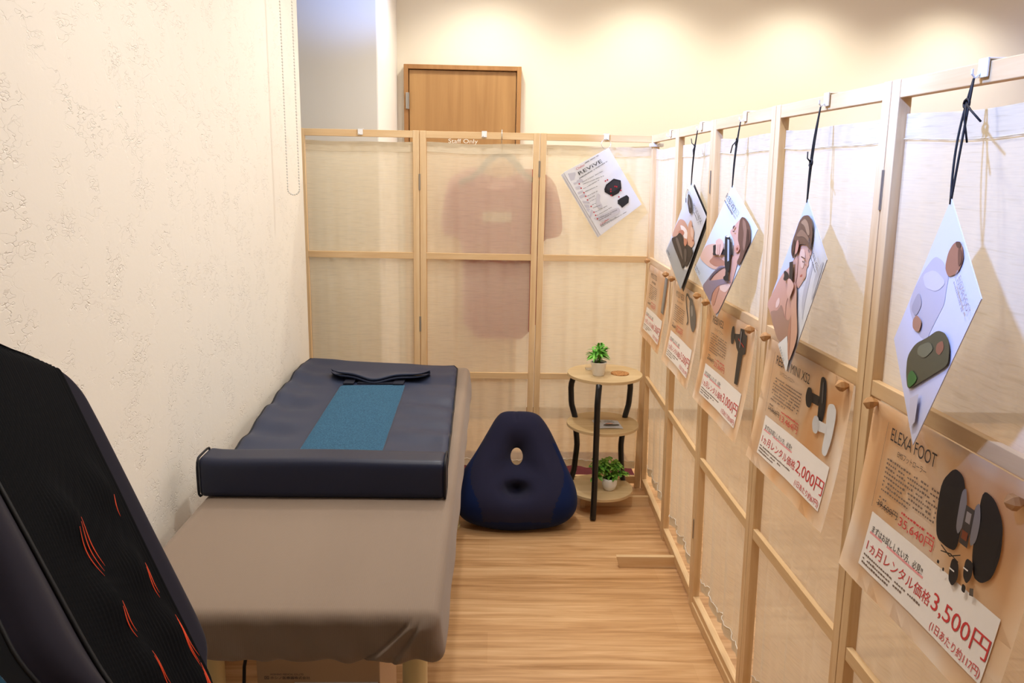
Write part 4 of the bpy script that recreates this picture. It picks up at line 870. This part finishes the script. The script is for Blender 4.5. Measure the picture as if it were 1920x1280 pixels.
# ------------------------------------------------------------------ navy floor cushion
CU = [(0.048, 0.455), (0.097, 0.458), (0.181, 0.455), (0.219, 0.414), (0.255, 0.346), (0.297, 0.248), (0.336, 0.166), (0.342, 0.094), (0.318, 0.047), (0.262, 0.015), (0.164, 0.002), (0.084, -0.004), (0.003, 0.006), (-0.078, 0.026), (-0.119, 0.06), (-0.124, 0.115), (-0.115, 0.204), (-0.058, 0.286), (-0.002, 0.386), (0.023, 0.431)]
hc = (0.106, 0.281)
CU2 = CU
for _ in range(2):
    q = []
    for k in range(len(CU2)):
        a, b = CU2[k], CU2[(k + 1) % len(CU2)]; q += [(a[0] * .75 + b[0] * .25, a[1] * .75 + b[1] * .25), (a[0] * .25 + b[0] * .75, a[1] * .25 + b[1] * .75)]
    CU2 = q
def radius_at(th):
    dx, dy = math.cos(th), math.sin(th); best = 0.1
    for k in range(len(CU2)):
        ax, ay = CU2[k][0] - hc[0], CU2[k][1] - hc[1]; bx, by = CU2[(k + 1) % len(CU2)][0] - hc[0], CU2[(k + 1) % len(CU2)][1] - hc[1]
        den = dx * (by - ay) - dy * (bx - ax)
        if abs(den) < 1e-9: continue
        t = (ax * (by - ay) - ay * (bx - ax)) / den; s_ = (ax * dy - ay * dx) / den
        if t > 0 and -1e-6 <= s_ <= 1 + 1e-6: best = t
    return best
Uc = Vector((0, 0.5, 1)).normalized(); Nc = Vector((0, -1, 0.5)).normalized(); Oc = Vector((0, 2.788, 0))
NT, NR = 240, 96
RAD = [radius_at(2 * PI * k / NT) for k in range(NT)]
def cushion(u, v):
    k = int(round(u * NT)) % NT; th = 2 * PI * k / NT; ph = 2 * PI * v
    Ro = RAD[k] * 1.012; Ri = 1 / math.sqrt((math.cos(th) / 0.024) ** 2 + (math.sin(th) / 0.034) ** 2)
    t = 0.5 - 0.5 * math.cos(ph); t = t ** 0.9
    r_ = Ri + (Ro - Ri) * t
    x = hc[0] + r_ * math.cos(th); b = hc[1] + r_ * math.sin(th)
    lowf = sstep(0.34, 0.05, b)
    amp = 0.050 + 0.060 * lowf
    if math.sin(ph) < 0: amp = 0.05 + 0.06 * lowf
    n_ = amp * math.copysign(abs(math.sin(ph)) ** (1.5 if math.cos(ph) > 0 and math.sin(ph) > 0 else 0.8), math.sin(ph))
    if n_ > 0:
        dd = math.hypot((x - 0.104) / 0.038, (b - 0.146) / 0.024)
        n_ -= 0.080 * math.exp(-dd ** 2 * 0.8)
        n_ -= 0.018 * math.exp(-(math.hypot((x - 0.104) / 0.06, (b - 0.150) / 0.05)) ** 2)
        n_ -= 0.008 * math.exp(-((x - 0.100 - 0.1 * (b - 0.44)) / 0.008) ** 2) * sstep(0.40, 0.45, b) + 0.005 * math.exp(-((x - 0.07 - 0.5 * (0.15 - b)) / 0.007) ** 2) * math.exp(-((b - 0.155) / 0.03) ** 2)
    p = Oc + Vector((x, 0, 0)) + Uc * b + Nc * n_
    if p.z < 0.003: p.z = 0.003 + (p.z - 0.003) * 0.02
    return p
bm = bmesh.new(); fs = grid(bm, cushion, NT, NR, wrapu=True, wrapv=True)
for f in fs:
    c = f.calc_center_median(); b = (c - Oc).dot(Uc); nn_ = (c - Oc).dot(Nc)
    lim = 0.135 + 0.03 * math.sin(sstep(0.0, 0.45, b) * PI) ** 1 - 0.0 * b
    xx = abs(c.x - 0.106)
    lim = 0.125 + 0.055 * math.exp(-((b - 0.20) / 0.11) ** 2)
    if b > 0.33: lim = 1
    f.material_index = 1 if (xx > lim or nn_ < -0.01 or b < 0.025) else 0
bmc = bm.copy()
bmesh.ops.delete(bm, geom=[f for f in bm.faces if f.material_index == 1], context='FACES')
bmesh.ops.delete(bmc, geom=[f for f in bmc.faces if f.material_index == 0], context='FACES')
for f in bmc.faces: f.material_index = 0
cu = thing('floor_cushion', 'navy floor cushion with a hole, between the bed and side table', 'cushion', (0.106, 2.95, 0))
for b_, nm, m_ in ((bm, 'front_cover', cush_mid), (bmc, 'side_cover', cush_side)):
    o = obj(nm, b_, m_, cu, smooth=True); o.location = (-0.106, -2.95, 0)

# ------------------------------------------------------------------ three-tier side table
TC = (0.455, 3.015)
tb = thing('side_table', 'round three-tier side table with oak shelves and bowed black legs', 'side table', (TC[0], TC[1], 0))
for z, r_ in ((0.570, 0.149), (0.362, 0.145), (0.085, 0.135)):
    bm = bmesh.new(); lathe(bm, [(r_ - 0.001, -0.012), (r_, -0.011), (r_, -0.001), (r_ - 0.001, 0.0)], 64, (0, 0, z))
    for f in bm.faces: f.material_index = 0 if abs(f.normal.z) > 0.5 or len(f.verts) > 4 else 1
    bm.normal_update()
    obj('shelf', bm, [oak, oak_edge], tb, autosmooth=40)
for ang in (-1.86, 0.62, 2.55):
    d = Vector((math.cos(ang), math.sin(ang), 0))
    def legp(z):
        P_ = [(0.0, 0.165), (0.06, 0.137), (0.14, 0.120), (0.24, 0.112), (0.352, 0.125), (0.42, 0.146), (0.49, 0.150), (0.556, 0.132)]
        if ang < -1: P_ = [(0.0, 0.150), (0.06, 0.142), (0.14, 0.142), (0.24, 0.146), (0.352, 0.150), (0.42, 0.158), (0.49, 0.160), (0.556, 0.140)]
        for a, b in zip(P_, P_[1:]):
            if z <= b[0] + 1e-6:
                t = (z - a[0]) / (b[0] - a[0]); return a[1] + (b[1] - a[1]) * sstep(0, 1, t) * 0.5 + (b[1] - a[1]) * t * 0.5
        return P_[-1][1]
    bm = bmesh.new(); tube(bm, [d * legp(0.556 * k / 30) + Vector((0, 0, 0.006 + 0.552 * k / 30)) for k in range(31)], 0.012, 12)
    obj('leg', bm, black_metal, tb, smooth=True)

# potted plants
def leaf(bm, base, d, ln, wd, droop, mi=0, roll=0.0):
    d = d.normalized(); s_ = d.cross(Vector((0, 0, 1)))
    if s_.length < 1e-3: s_ = Vector((1, 0, 0))
    s_.normalize(); up = s_.cross(d).normalized()
    s_ = (s_ * math.cos(roll) + up * math.sin(roll)); up = s_.cross(d)
    n_ = 5; prev = None
    for k in range(n_ + 1):
        t = k / n_; w_ = wd * math.sin(PI * min(t * 0.92 + 0.06, 1)) ** 0.8
        c = base + d * ln * t - Vector((0, 0, droop * ln * t * t))
        row = [bm.verts.new(c - s_ * w_ * 0.5 + up * w_ * 0.18), bm.verts.new(c), bm.verts.new(c + s_ * w_ * 0.5 + up * w_ * 0.18)]
        if prev:
            for q in (0, 1): bm.faces.new((prev[q], prev[q + 1], row[q + 1], row[q]))
        prev = row
def plant(name, label, loc, pot_prof, soil_z, soil_r, kind, seed):
    rnd = random.Random(seed); t = thing(name, label, 'plant', loc)
    bm = bmesh.new(); lathe(bm, pot_prof, 40, caps=False); bm.faces.new([v for v in bm.verts if abs(v.co.z) < 1e-6][:40]) if False else None
    lathe(bm, [(0.0005, 0.002), (pot_prof[0][0], 0.0)], 40, caps=False)
    obj('pot', bm, white_pot, t, smooth=True)
    bm = bmesh.new(); lathe(bm, [(0.0005, soil_z + 0.002), (soil_r * 0.6, soil_z + 0.003), (soil_r, soil_z)], 24, caps=False); obj('soil', bm, soil_m, t, smooth=True)
    bs = bmesh.new(); bl = bmesh.new()
    if kind == 'spiky':
        for s_ in range(11):
            a = rnd.uniform(0, 6.28); r0 = rnd.uniform(0, 0.006); out = rnd.uniform(0.008, 0.036) if s_ else 0.0; hgt = rnd.uniform(0.030, 0.066)
            p0 = Vector((r0 * math.cos(a), r0 * math.sin(a), soil_z)); p1 = Vector((out * math.cos(a), out * math.sin(a), soil_z + hgt))
            tube(bs, [p0, p0.lerp(p1, 0.5) + Vector((0, 0, 0.004)), p1], 0.0012, 5)
            for k in range(12):
                aa = rnd.uniform(0, 6.28); el = rnd.uniform(-0.25, 1.1)
                d = Vector((math.cos(aa) * math.cos(el), math.sin(aa) * math.cos(el), math.sin(el)))
                leaf(bl, p1 - Vector((0, 0, rnd.uniform(0, 0.022))), d, rnd.uniform(0.030, 0.048), 0.0100, rnd.uniform(0.1, 0.5), 0, rnd.uniform(-0.5, 0.5))
    else:
        for s_ in range(30):
            a = rnd.uniform(0, 6.28); out = rnd.uniform(0.015, 0.088); hgt = rnd.uniform(0.015, 0.110) * (1 - 0.45 * out / 0.088)
            p0 = Vector((0.008 * math.cos(a), 0.008 * math.sin(a), soil_z)); p1 = Vector((out * math.cos(a), out * math.sin(a), soil_z + hgt))
            pm_ = p0.lerp(p1, 0.55) + Vector((0, 0, 0.018))
            tube(bs, [p0, pm_, p1], 0.001, 5)
            for k in range(9):
                t_ = rnd.uniform(0.45, 1.0); bpt = pm_.lerp(p1, (t_ - 0.45) / 0.55)
                aa = rnd.uniform(0, 6.28); el = rnd.uniform(-0.3, 0.7)
                d = Vector((math.cos(aa) * math.cos(el), math.sin(aa) * math.cos(el), math.sin(el)))
                leaf(bl, bpt, d, rnd.uniform(0.018, 0.030), rnd.uniform(0.013, 0.019), rnd.uniform(0.2, 0.6), 0, rnd.uniform(-0.6, 0.6))
    obj('stem', bs, leaf_b, t, smooth=True); obj('foliage', bl, leaf_a if kind == 'spiky' else leaf_b, t, smooth=True)
    return t
plant('potted_plant', 'spiky green plant in a tapered white pot on the side table top', (0.424, 2.975, 0.5705),
      [(0.021, 0.0), (0.023, 0.002), (0.031, 0.052), (0.032, 0.054), (0.030, 0.055), (0.0285, 0.050), (0.028, 0.044)], 0.047, 0.0285, 'spiky', 5)
plant('potted_plant', 'bushy green plant in a round white pot on the bottom shelf', (0.490, 2.985, 0.0855),
      [(0.018, 0.0), (0.024, 0.006), (0.030, 0.022), (0.0315, 0.042), (0.030, 0.052), (0.0285, 0.052), (0.029, 0.042)], 0.044, 0.0285, 'bushy', 8)
bm = bmesh.new(); lathe(bm, [(0.0005, 0.004), (0.0335, 0.004), (0.036, 0.0032), (0.036, 0.0)], 40, (0.513, 3.000, 0.5705), caps=False); 
tag(obj('coaster', bm, cork_m, autosmooth=40), 'round cork coaster on the top of the side table beside the potted plant', 'coaster')
glass = mat('clear_acrylic', 'ffffff', 0.05, 0.5); glass.node_tree.nodes['Principled BSDF'].inputs['Transmission Weight'].default_value = 0.95
bm = bmesh.new(); box(bm, 0.383, 0.412, 3.060, 3.063, 0.5715, 0.640, 0, 0.0008); box(bm, 0.383, 0.412, 3.050, 3.085, 0.5708, 0.5735, 0, 0.0005)
tag(obj('acrylic_stand', bm, glass), 'small clear acrylic stand behind the plant on top of the side table', 'stand')
# leaflet on the middle shelf
lf = thing('leaflet', 'white leaflet on the middle shelf of the side table', 'leaflet', (0.466, 2.985, 0.3625))
Lf = [(-0.052, 0.050), (0.052, 0.045), (0.060, -0.055), (-0.046, -0.058)]
frl = lambda s, t: Vector((Lf[0][0] * (1 - s) * (1 - t) + Lf[1][0] * s * (1 - t) + Lf[2][0] * s * t + Lf[3][0] * (1 - s) * t, Lf[0][1] * (1 - s) * (1 - t) + Lf[1][1] * s * (1 - t) + Lf[2][1] * s * t + Lf[3][1] * (1 - s) * t, 0.0025 + 0.003 * math.sin(s * 3)))
bm = bmesh.new(); fa = grid(bm, frl, 10, 4); bmesh.ops.solidify(bm, geom=fa, thickness=0.0015)
obj('page', bm, paper_w, lf)
fl = Flat(frl, Vector((0, 0, 1)))
fl.poly('p', [(0.28, 0.72), (0.4, 0.55), (0.6, 0.6), (0.92, 0.52), (0.94, 0.66), (0.7, 0.8), (0.4, 0.82)], 4, True, 0); fl.poly('p', [(0.4, 0.5), (0.6, 0.42), (0.75, 0.5), (0.65, 0.6), (0.45, 0.6)], 5, True, 1)
fl.poly('p', [(0.0, 0.05), (0.3, 0.02), (0.3, 0.3), (0.0, 0.5)], 4, True, 2)
rn = random.Random(2)
for q in range(3): fl.dashes('t', 0.4, 0.8, 0.15 + 0.09 * q, 0.15 + 0.09 * q, 0.04, 4, rn)
fl.build({'p': ('printed_picture', [ink('2a2628'), ink('b98a78'), ink('b9b9bd')]), 't': ('lettering', ink('777777'))}, lf)

# ------------------------------------------------------------------ cardboard box and cable under the bed
cb = thing('cardboard_box', 'plain brown cardboard box with dark blue printed lettering under the bed', 'box', (-0.342, 1.55, 0))
bm = bmesh.new(); box(bm, -0.1255, 0.124, -0.13, 0.13, 0.0, 0.455, 0, 0.002); obj('carton', bm, card_board, cb)
fl = Flat(lambda s, t: Vector((s, -0.1305, 0.35 - t)), Vector((0, -1, 0)))
fl.text('t', 'HOSHINO MEDICAL CO.,LTD', -0.098, -0.031, 0.0135, 0.0042, 1)
fl.text('t', 'ホシノ医療器株式会社', -0.098, -0.018, 0.0225, 0.0068, 1)
fl.poly('t', [(-0.110, 0.0155), (-0.1015, 0.0155), (-0.1015, 0.0163), (-0.110, 0.0163)], 1); fl.poly('t', [(-0.110, 0.0217), (-0.1015, 0.0217), (-0.1015, 0.0225), (-0.110, 0.0225)], 1)
fl.poly('t', [(-0.110, 0.0155), (-0.1092, 0.0155), (-0.1092, 0.0225), (-0.110, 0.0225)], 1); fl.poly('t', [(-0.1023, 0.0155), (-0.1015, 0.0155), (-0.1015, 0.0225), (-0.1023, 0.0225)], 1)
fl.text('t', 'X', -0.1085, -0.103, 0.0212, 0.0045, 1)
fl.poly('w', [(-0.05, 0.029), (0.12, 0.028), (0.12, 0.09), (-0.05, 0.09)], 0.8)
fl.build({'t': ('lettering', ink('1f2c4a')), 'w': ('white_label', ink('e6e6ea'))}, cb)
bm = bmesh.new()
tube(bm, [(-0.462, 1.40, 0.50), (-0.470, 1.40, 0.44), (-0.485, 1.40, 0.37), (-0.49, 1.39, 0.25), (-0.47, 1.38, 0.10), (-0.46, 1.37, 0.005), (-0.5, 1.45, 0.005), (-0.62, 1.5, 0.005)], 0.0035, 8)
tag(obj('power_cable', bm, black_cord, smooth=True), 'black cable hanging under the bed beside its left cream leg', 'cable')

# ------------------------------------------------------------------ bead chain of the blind
bm = bmesh.new()
cp = []
A1, A2 = Vector((-0.697, 2.70, 2.42)), Vector((-0.694, 2.70, 1.275)); B1, B2 = Vector((-0.659, 2.70, 2.42)), Vector((-0.655, 2.70, 1.275))
nb_ = 118
path = [A1.lerp(A2, k / nb_) for k in range(nb_ + 1)] + [Vector((-0.6745 - 0.0195 * math.cos(PI * k / 9), 2.70, 1.275 - 0.018 * math.sin(PI * k / 9))) for k in range(1, 9)] + [B2.lerp(B1, k / nb_) for k in range(nb_ + 1)]
for p in path:
    q = bmesh.ops.create_icosphere(bm, subdivisions=1, radius=0.0031, matrix=Matrix.Translation(p))
tube(bm, path, 0.0008, 4, caps=False)
ch = tag(obj('bead_chain', bm, mat('bead_plastic', 'd8d5ce', 0.4), smooth=True), 'white bead chain loop hanging by the left wall', 'chain')

# ------------------------------------------------------------------ massage chair, front left
ch_black = mat('black_ribbed_knit', '0b0b0d', 0.85, 0.1)
ch_bol = mat('charcoal_jersey', '25222b', 0.85, 0.1, 0, 0.08)
ch_pipe = mat('black_piping', '08080a', 0.6)
ch_or = mat('orange_lining', 'ea4f2b', 0.6)
ch_blue = mat('blue_side_fabric', '24506c', 0.8)
Oq = Vector((-0.429, 0.98, 0.74)); sv = Vector((-0.544, 0.428, 0.722)).normalized(); wv_ = Vector((-0.122, -0.892, 0.436)).normalized()
nq = sv.cross(wv_).normalized()
if nq.x < 0: nq = -nq
KC = 0.93
Cc = Vector((0, 0, 1.3467))
def cpt(a, b, n_): return Cc + (Oq + wv_ * a + sv * b + nq * n_ - Cc) * KC
mc = thing('massage_chair', 'black ribbed massage chair with orange slits in the left foreground', 'massage chair', (-0.35, 0.8, 0.0))
CL = Matrix.Translation((0.35, -0.8, 0.0))
# half-width profile along the back: far side a = -(0.04..), near side mirrored about 0.113
def far_edge(b):
    return sum(far_edge0(b + d) for d in (-0.014, -0.007, 0.0, 0.007, 0.014)) / 5 if b < 0.425 else far_edge0(b)
def far_edge0(b):
    P_ = [(-0.40, 0.0), (-0.15, -0.002), (-0.10, -0.010), (-0.075, -0.018), (-0.05, -0.036), (-0.006, -0.049), (0.044, -0.045), (0.122, -0.040), (0.216, -0.038), (0.305, -0.036), (0.370, -0.032), (0.411, -0.018), (0.428, -0.004), (0.436, 0.010), (0.439, 0.03), (0.441, 0.06), (0.442, 0.112)]
    if b >= P_[-1][0]: return P_[-1][1]
    for p, q in zip(P_, P_[1:]):
        if b <= q[0]: return p[1] + (q[1] - p[1]) * (b - p[0]) / (q[0] - p[0])
AC = 0.113
def seam(b): return 0.2145 + 0.13 * b if b < 0.36 else min(0.2145 + 0.13 * 0.36, near_edge(b))
def near_edge(b): return AC + (AC - far_edge(b)) * (0.291 + 0.157 * b - AC) / (AC + 0.042)
def bumps(a, b):
    z = 0.0
    for (ca, cb_, am) in BUMPS: z += am * math.exp(-((a - ca) / 0.024) ** 2 - ((b - cb_) / 0.040) ** 2)
    return z
BUMPS = [(0.145, 0.155, 0.012), (0.042, 0.205, 0.010), (0.050, 0.075, 0.011), (0.140, 0.030, 0.012), (0.040, -0.020, 0.014), (0.125, -0.060, 0.013), (0.035, -0.095, 0.012), (0.10, -0.15, 0.01)]
NB, NA = 150, 60
def blist(k):  # denser toward the crown
    t = k / NB; return -0.38 + 0.822 * (1 - (1 - t) ** 1.6)
def front(u, v):
    b = blist(v * NB); e = far_edge(b); a = e + (AC - e) * 2 * u
    return a, b, e
def depth_of(a, b, e):
    half = max(AC - e, 1e-4); d = (AC - a) / half if a < AC else (a - AC) / max(near_edge(b) - AC, 1e-4)
    bol = 0.014 * math.exp(-((a + 0.022) / 0.020) ** 2) + 0.014 * math.exp(-((a - (seam(b) + near_edge(b)) / 2) / 0.026) ** 2)
    edge_ = -0.020 * sstep(0.86, 1.0, d) ** 2
    crown = -0.010 * sstep(0.40, 0.442, b) ** 2
    return bol + edge_ + crown + bumps(a, b)
def ribs(a, b): return 0.0011 * math.sin(a * 2 * PI / 0.0052)
for part_, nm, m_ in (('rib', 'ribbed_back_cover', ch_black), ('bol', 'side_bolster', ch_bol)):
    bm = bmesh.new()
    if part_ == 'rib':
        a0_, a1_ = 0.0, 0.226
        nA = 170
        vs = []
        for k in range(NB + 1):
            b = blist(k); e = far_edge(b); row = []
            lo = max(a0_, e + 0.0); hi = min(seam(b), near_edge(b))
            for q in range(nA + 1):
                a = lo + (hi - lo) * q / nA
                row.append(bm.verts.new(cpt(a, b, depth_of(a, b, e) + ribs(a, b) * 1.0 + 0.002)))
            vs.append(row)
        for k in range(NB):
            for q in range(nA): bm.faces.new((vs[k][q], vs[k][q + 1], vs[k + 1][q + 1], vs[k + 1][q]))
    else:
        for sgn in (0, 1):
            vs = []
            for k in range(NB + 1):
                b = blist(k); e = far_edge(b); row = []
                for q in range(15):
                    t = q / 14
                    if e < 0.0: a = e + (0.0 - e) * t
                    else: a = e
                    aa = a if sgn == 0 else near_edge(b) + (min(seam(b), near_edge(b)) - near_edge(b)) * t
                    row.append(bm.verts.new(cpt(aa, b, depth_of(aa, b, e))))
                vs.append(row)
            for k in range(NB):
                for q in range(14):
                    try: bm.faces.new((vs[k][q], vs[k][q + 1], vs[k + 1][q + 1], vs[k + 1][q]))
                    except ValueError: pass
        bmesh.ops.remove_doubles(bm, verts=bm.verts, dist=0.00002)
    o = obj(nm, bm, m_, mc, smooth=True); o.matrix_local = CL
# rear shell: wraps from one silhouette edge round the back to the other
bm = bmesh.new()
def shell(u, v):
    b = blist(v * NB); e = far_edge(b); th = PI * u
    half = AC - e
    a = AC - (half if math.cos(th) > 0 else near_edge(b) - AC) * math.cos(th)
    d0 = depth_of(e, b, e)
    return cpt(a, b, d0 - (0.050 * sstep(0.0, 0.12, half) + 0.003) * math.sin(th) ** 0.7)
grid(bm, shell, 30, NB)
o = obj('back_shell', bm, ch_bol, mc, smooth=True); o.matrix_local = CL
bm = bmesh.new()
tube(bm, [cpt(seam(b_), b_, depth_of(seam(b_), b_, far_edge(b_)) + 0.002) for b_ in [blist(k) for k in range(0, NB - 8)]], 0.0030, 8)
o = obj('piping', bm, ch_pipe, mc, smooth=True); o.matrix_local = CL
# near side wing: charcoal band, black gusset, blue outer panel
bm = bmesh.new()
def wing(a0_, a1_, n0, n1, top):
    def fn(u, v):
        b = -0.38 + (top + 0.38) * v
        a = a0_ - 0.291 + near_edge(min(b, 0.30)) + (a1_ - a0_) * u; lf_ = sstep(top, top - 0.10, b)
        return cpt(a, b, (n0 + (n1 - n0) * u) * 1.0 - 0.03 * (1 - lf_))
    return fn
bm = bmesh.new(); grid(bm, wing(0.291, 0.330, -0.012, -0.010, 0.24), 8, 60); o = obj('black_gusset', bm, ch_black, mc, smooth=True); o.matrix_local = CL
bm = bmesh.new(); grid(bm, wing(0.330, 0.39, -0.010, -0.06, 0.2), 8, 60)
grid(bm, wing(0.39, 0.30, -0.06, -0.10, 0.2), 6, 60); o = obj('blue_side_panel', bm, ch_blue, mc, smooth=True); o.matrix_local = CL
bm = bmesh.new(); tube(bm, [cpt(near_edge(-0.38 + 0.6 * k / 50) + 0.002, -0.38 + 0.6 * k / 50, -0.012) for k in range(51)], 0.003, 8); o = obj('side_piping', bm, ch_pipe, mc, smooth=True); o.matrix_local = CL
# orange lining seen through the stretched ribs
bm = bmesh.new()
SL = [((0.134, 0.150), (0.122, 0.082), 3), ((0.025, 0.190), (0.028, 0.156), 1), ((0.034, 0.080), (0.029, 0.035), 2), ((0.128, 0.029), (0.121, -0.012), 2),
      ((0.024, 0.000), (0.013, -0.064), 3), ((0.114, -0.041), (0.099, -0.085), 2), ((0.019, -0.073), (0.018, -0.12), 3)]
for (p, q, n_) in SL:
    for j in range(n_):
        off_ = (j - (n_ - 1) / 2) * 0.0085; pts = []
        for k in range(15):
            t = k / 14; a = p[0] + (q[0] - p[0]) * t + off_ + 0.004 * math.sin(PI * t); b = p[1] + (q[1] - p[1]) * t - 0.008 * j
            pts.append(cpt(a, b, depth_of(a, b, far_edge(b)) + 0.0038))
        tube(bm, pts, [0.0002 + 0.0005 * math.sin(PI * k / 14) for k in range(15)], 6)
o = obj('orange_slit', bm, ch_or, mc, smooth=True); o.matrix_local = CL; o['label'] = 'bright orange lining showing through slits'
# seat and base, below the frame
bm = bmesh.new(); rbox(bm, -0.50, -0.02, 0.28, 0.80, 0.30, 0.44, 0.05, 8, 8, 3)
o = obj('seat', bm, ch_black, mc, smooth=True); o.matrix_local = CL
bm = bmesh.new(); rbox(bm, -0.56, 0.02, 0.30, 0.90, 0.0, 0.30, 0.03, 6, 6, 3)
o = obj('base', bm, ch_bol, mc, smooth=True); o.matrix_local = CL
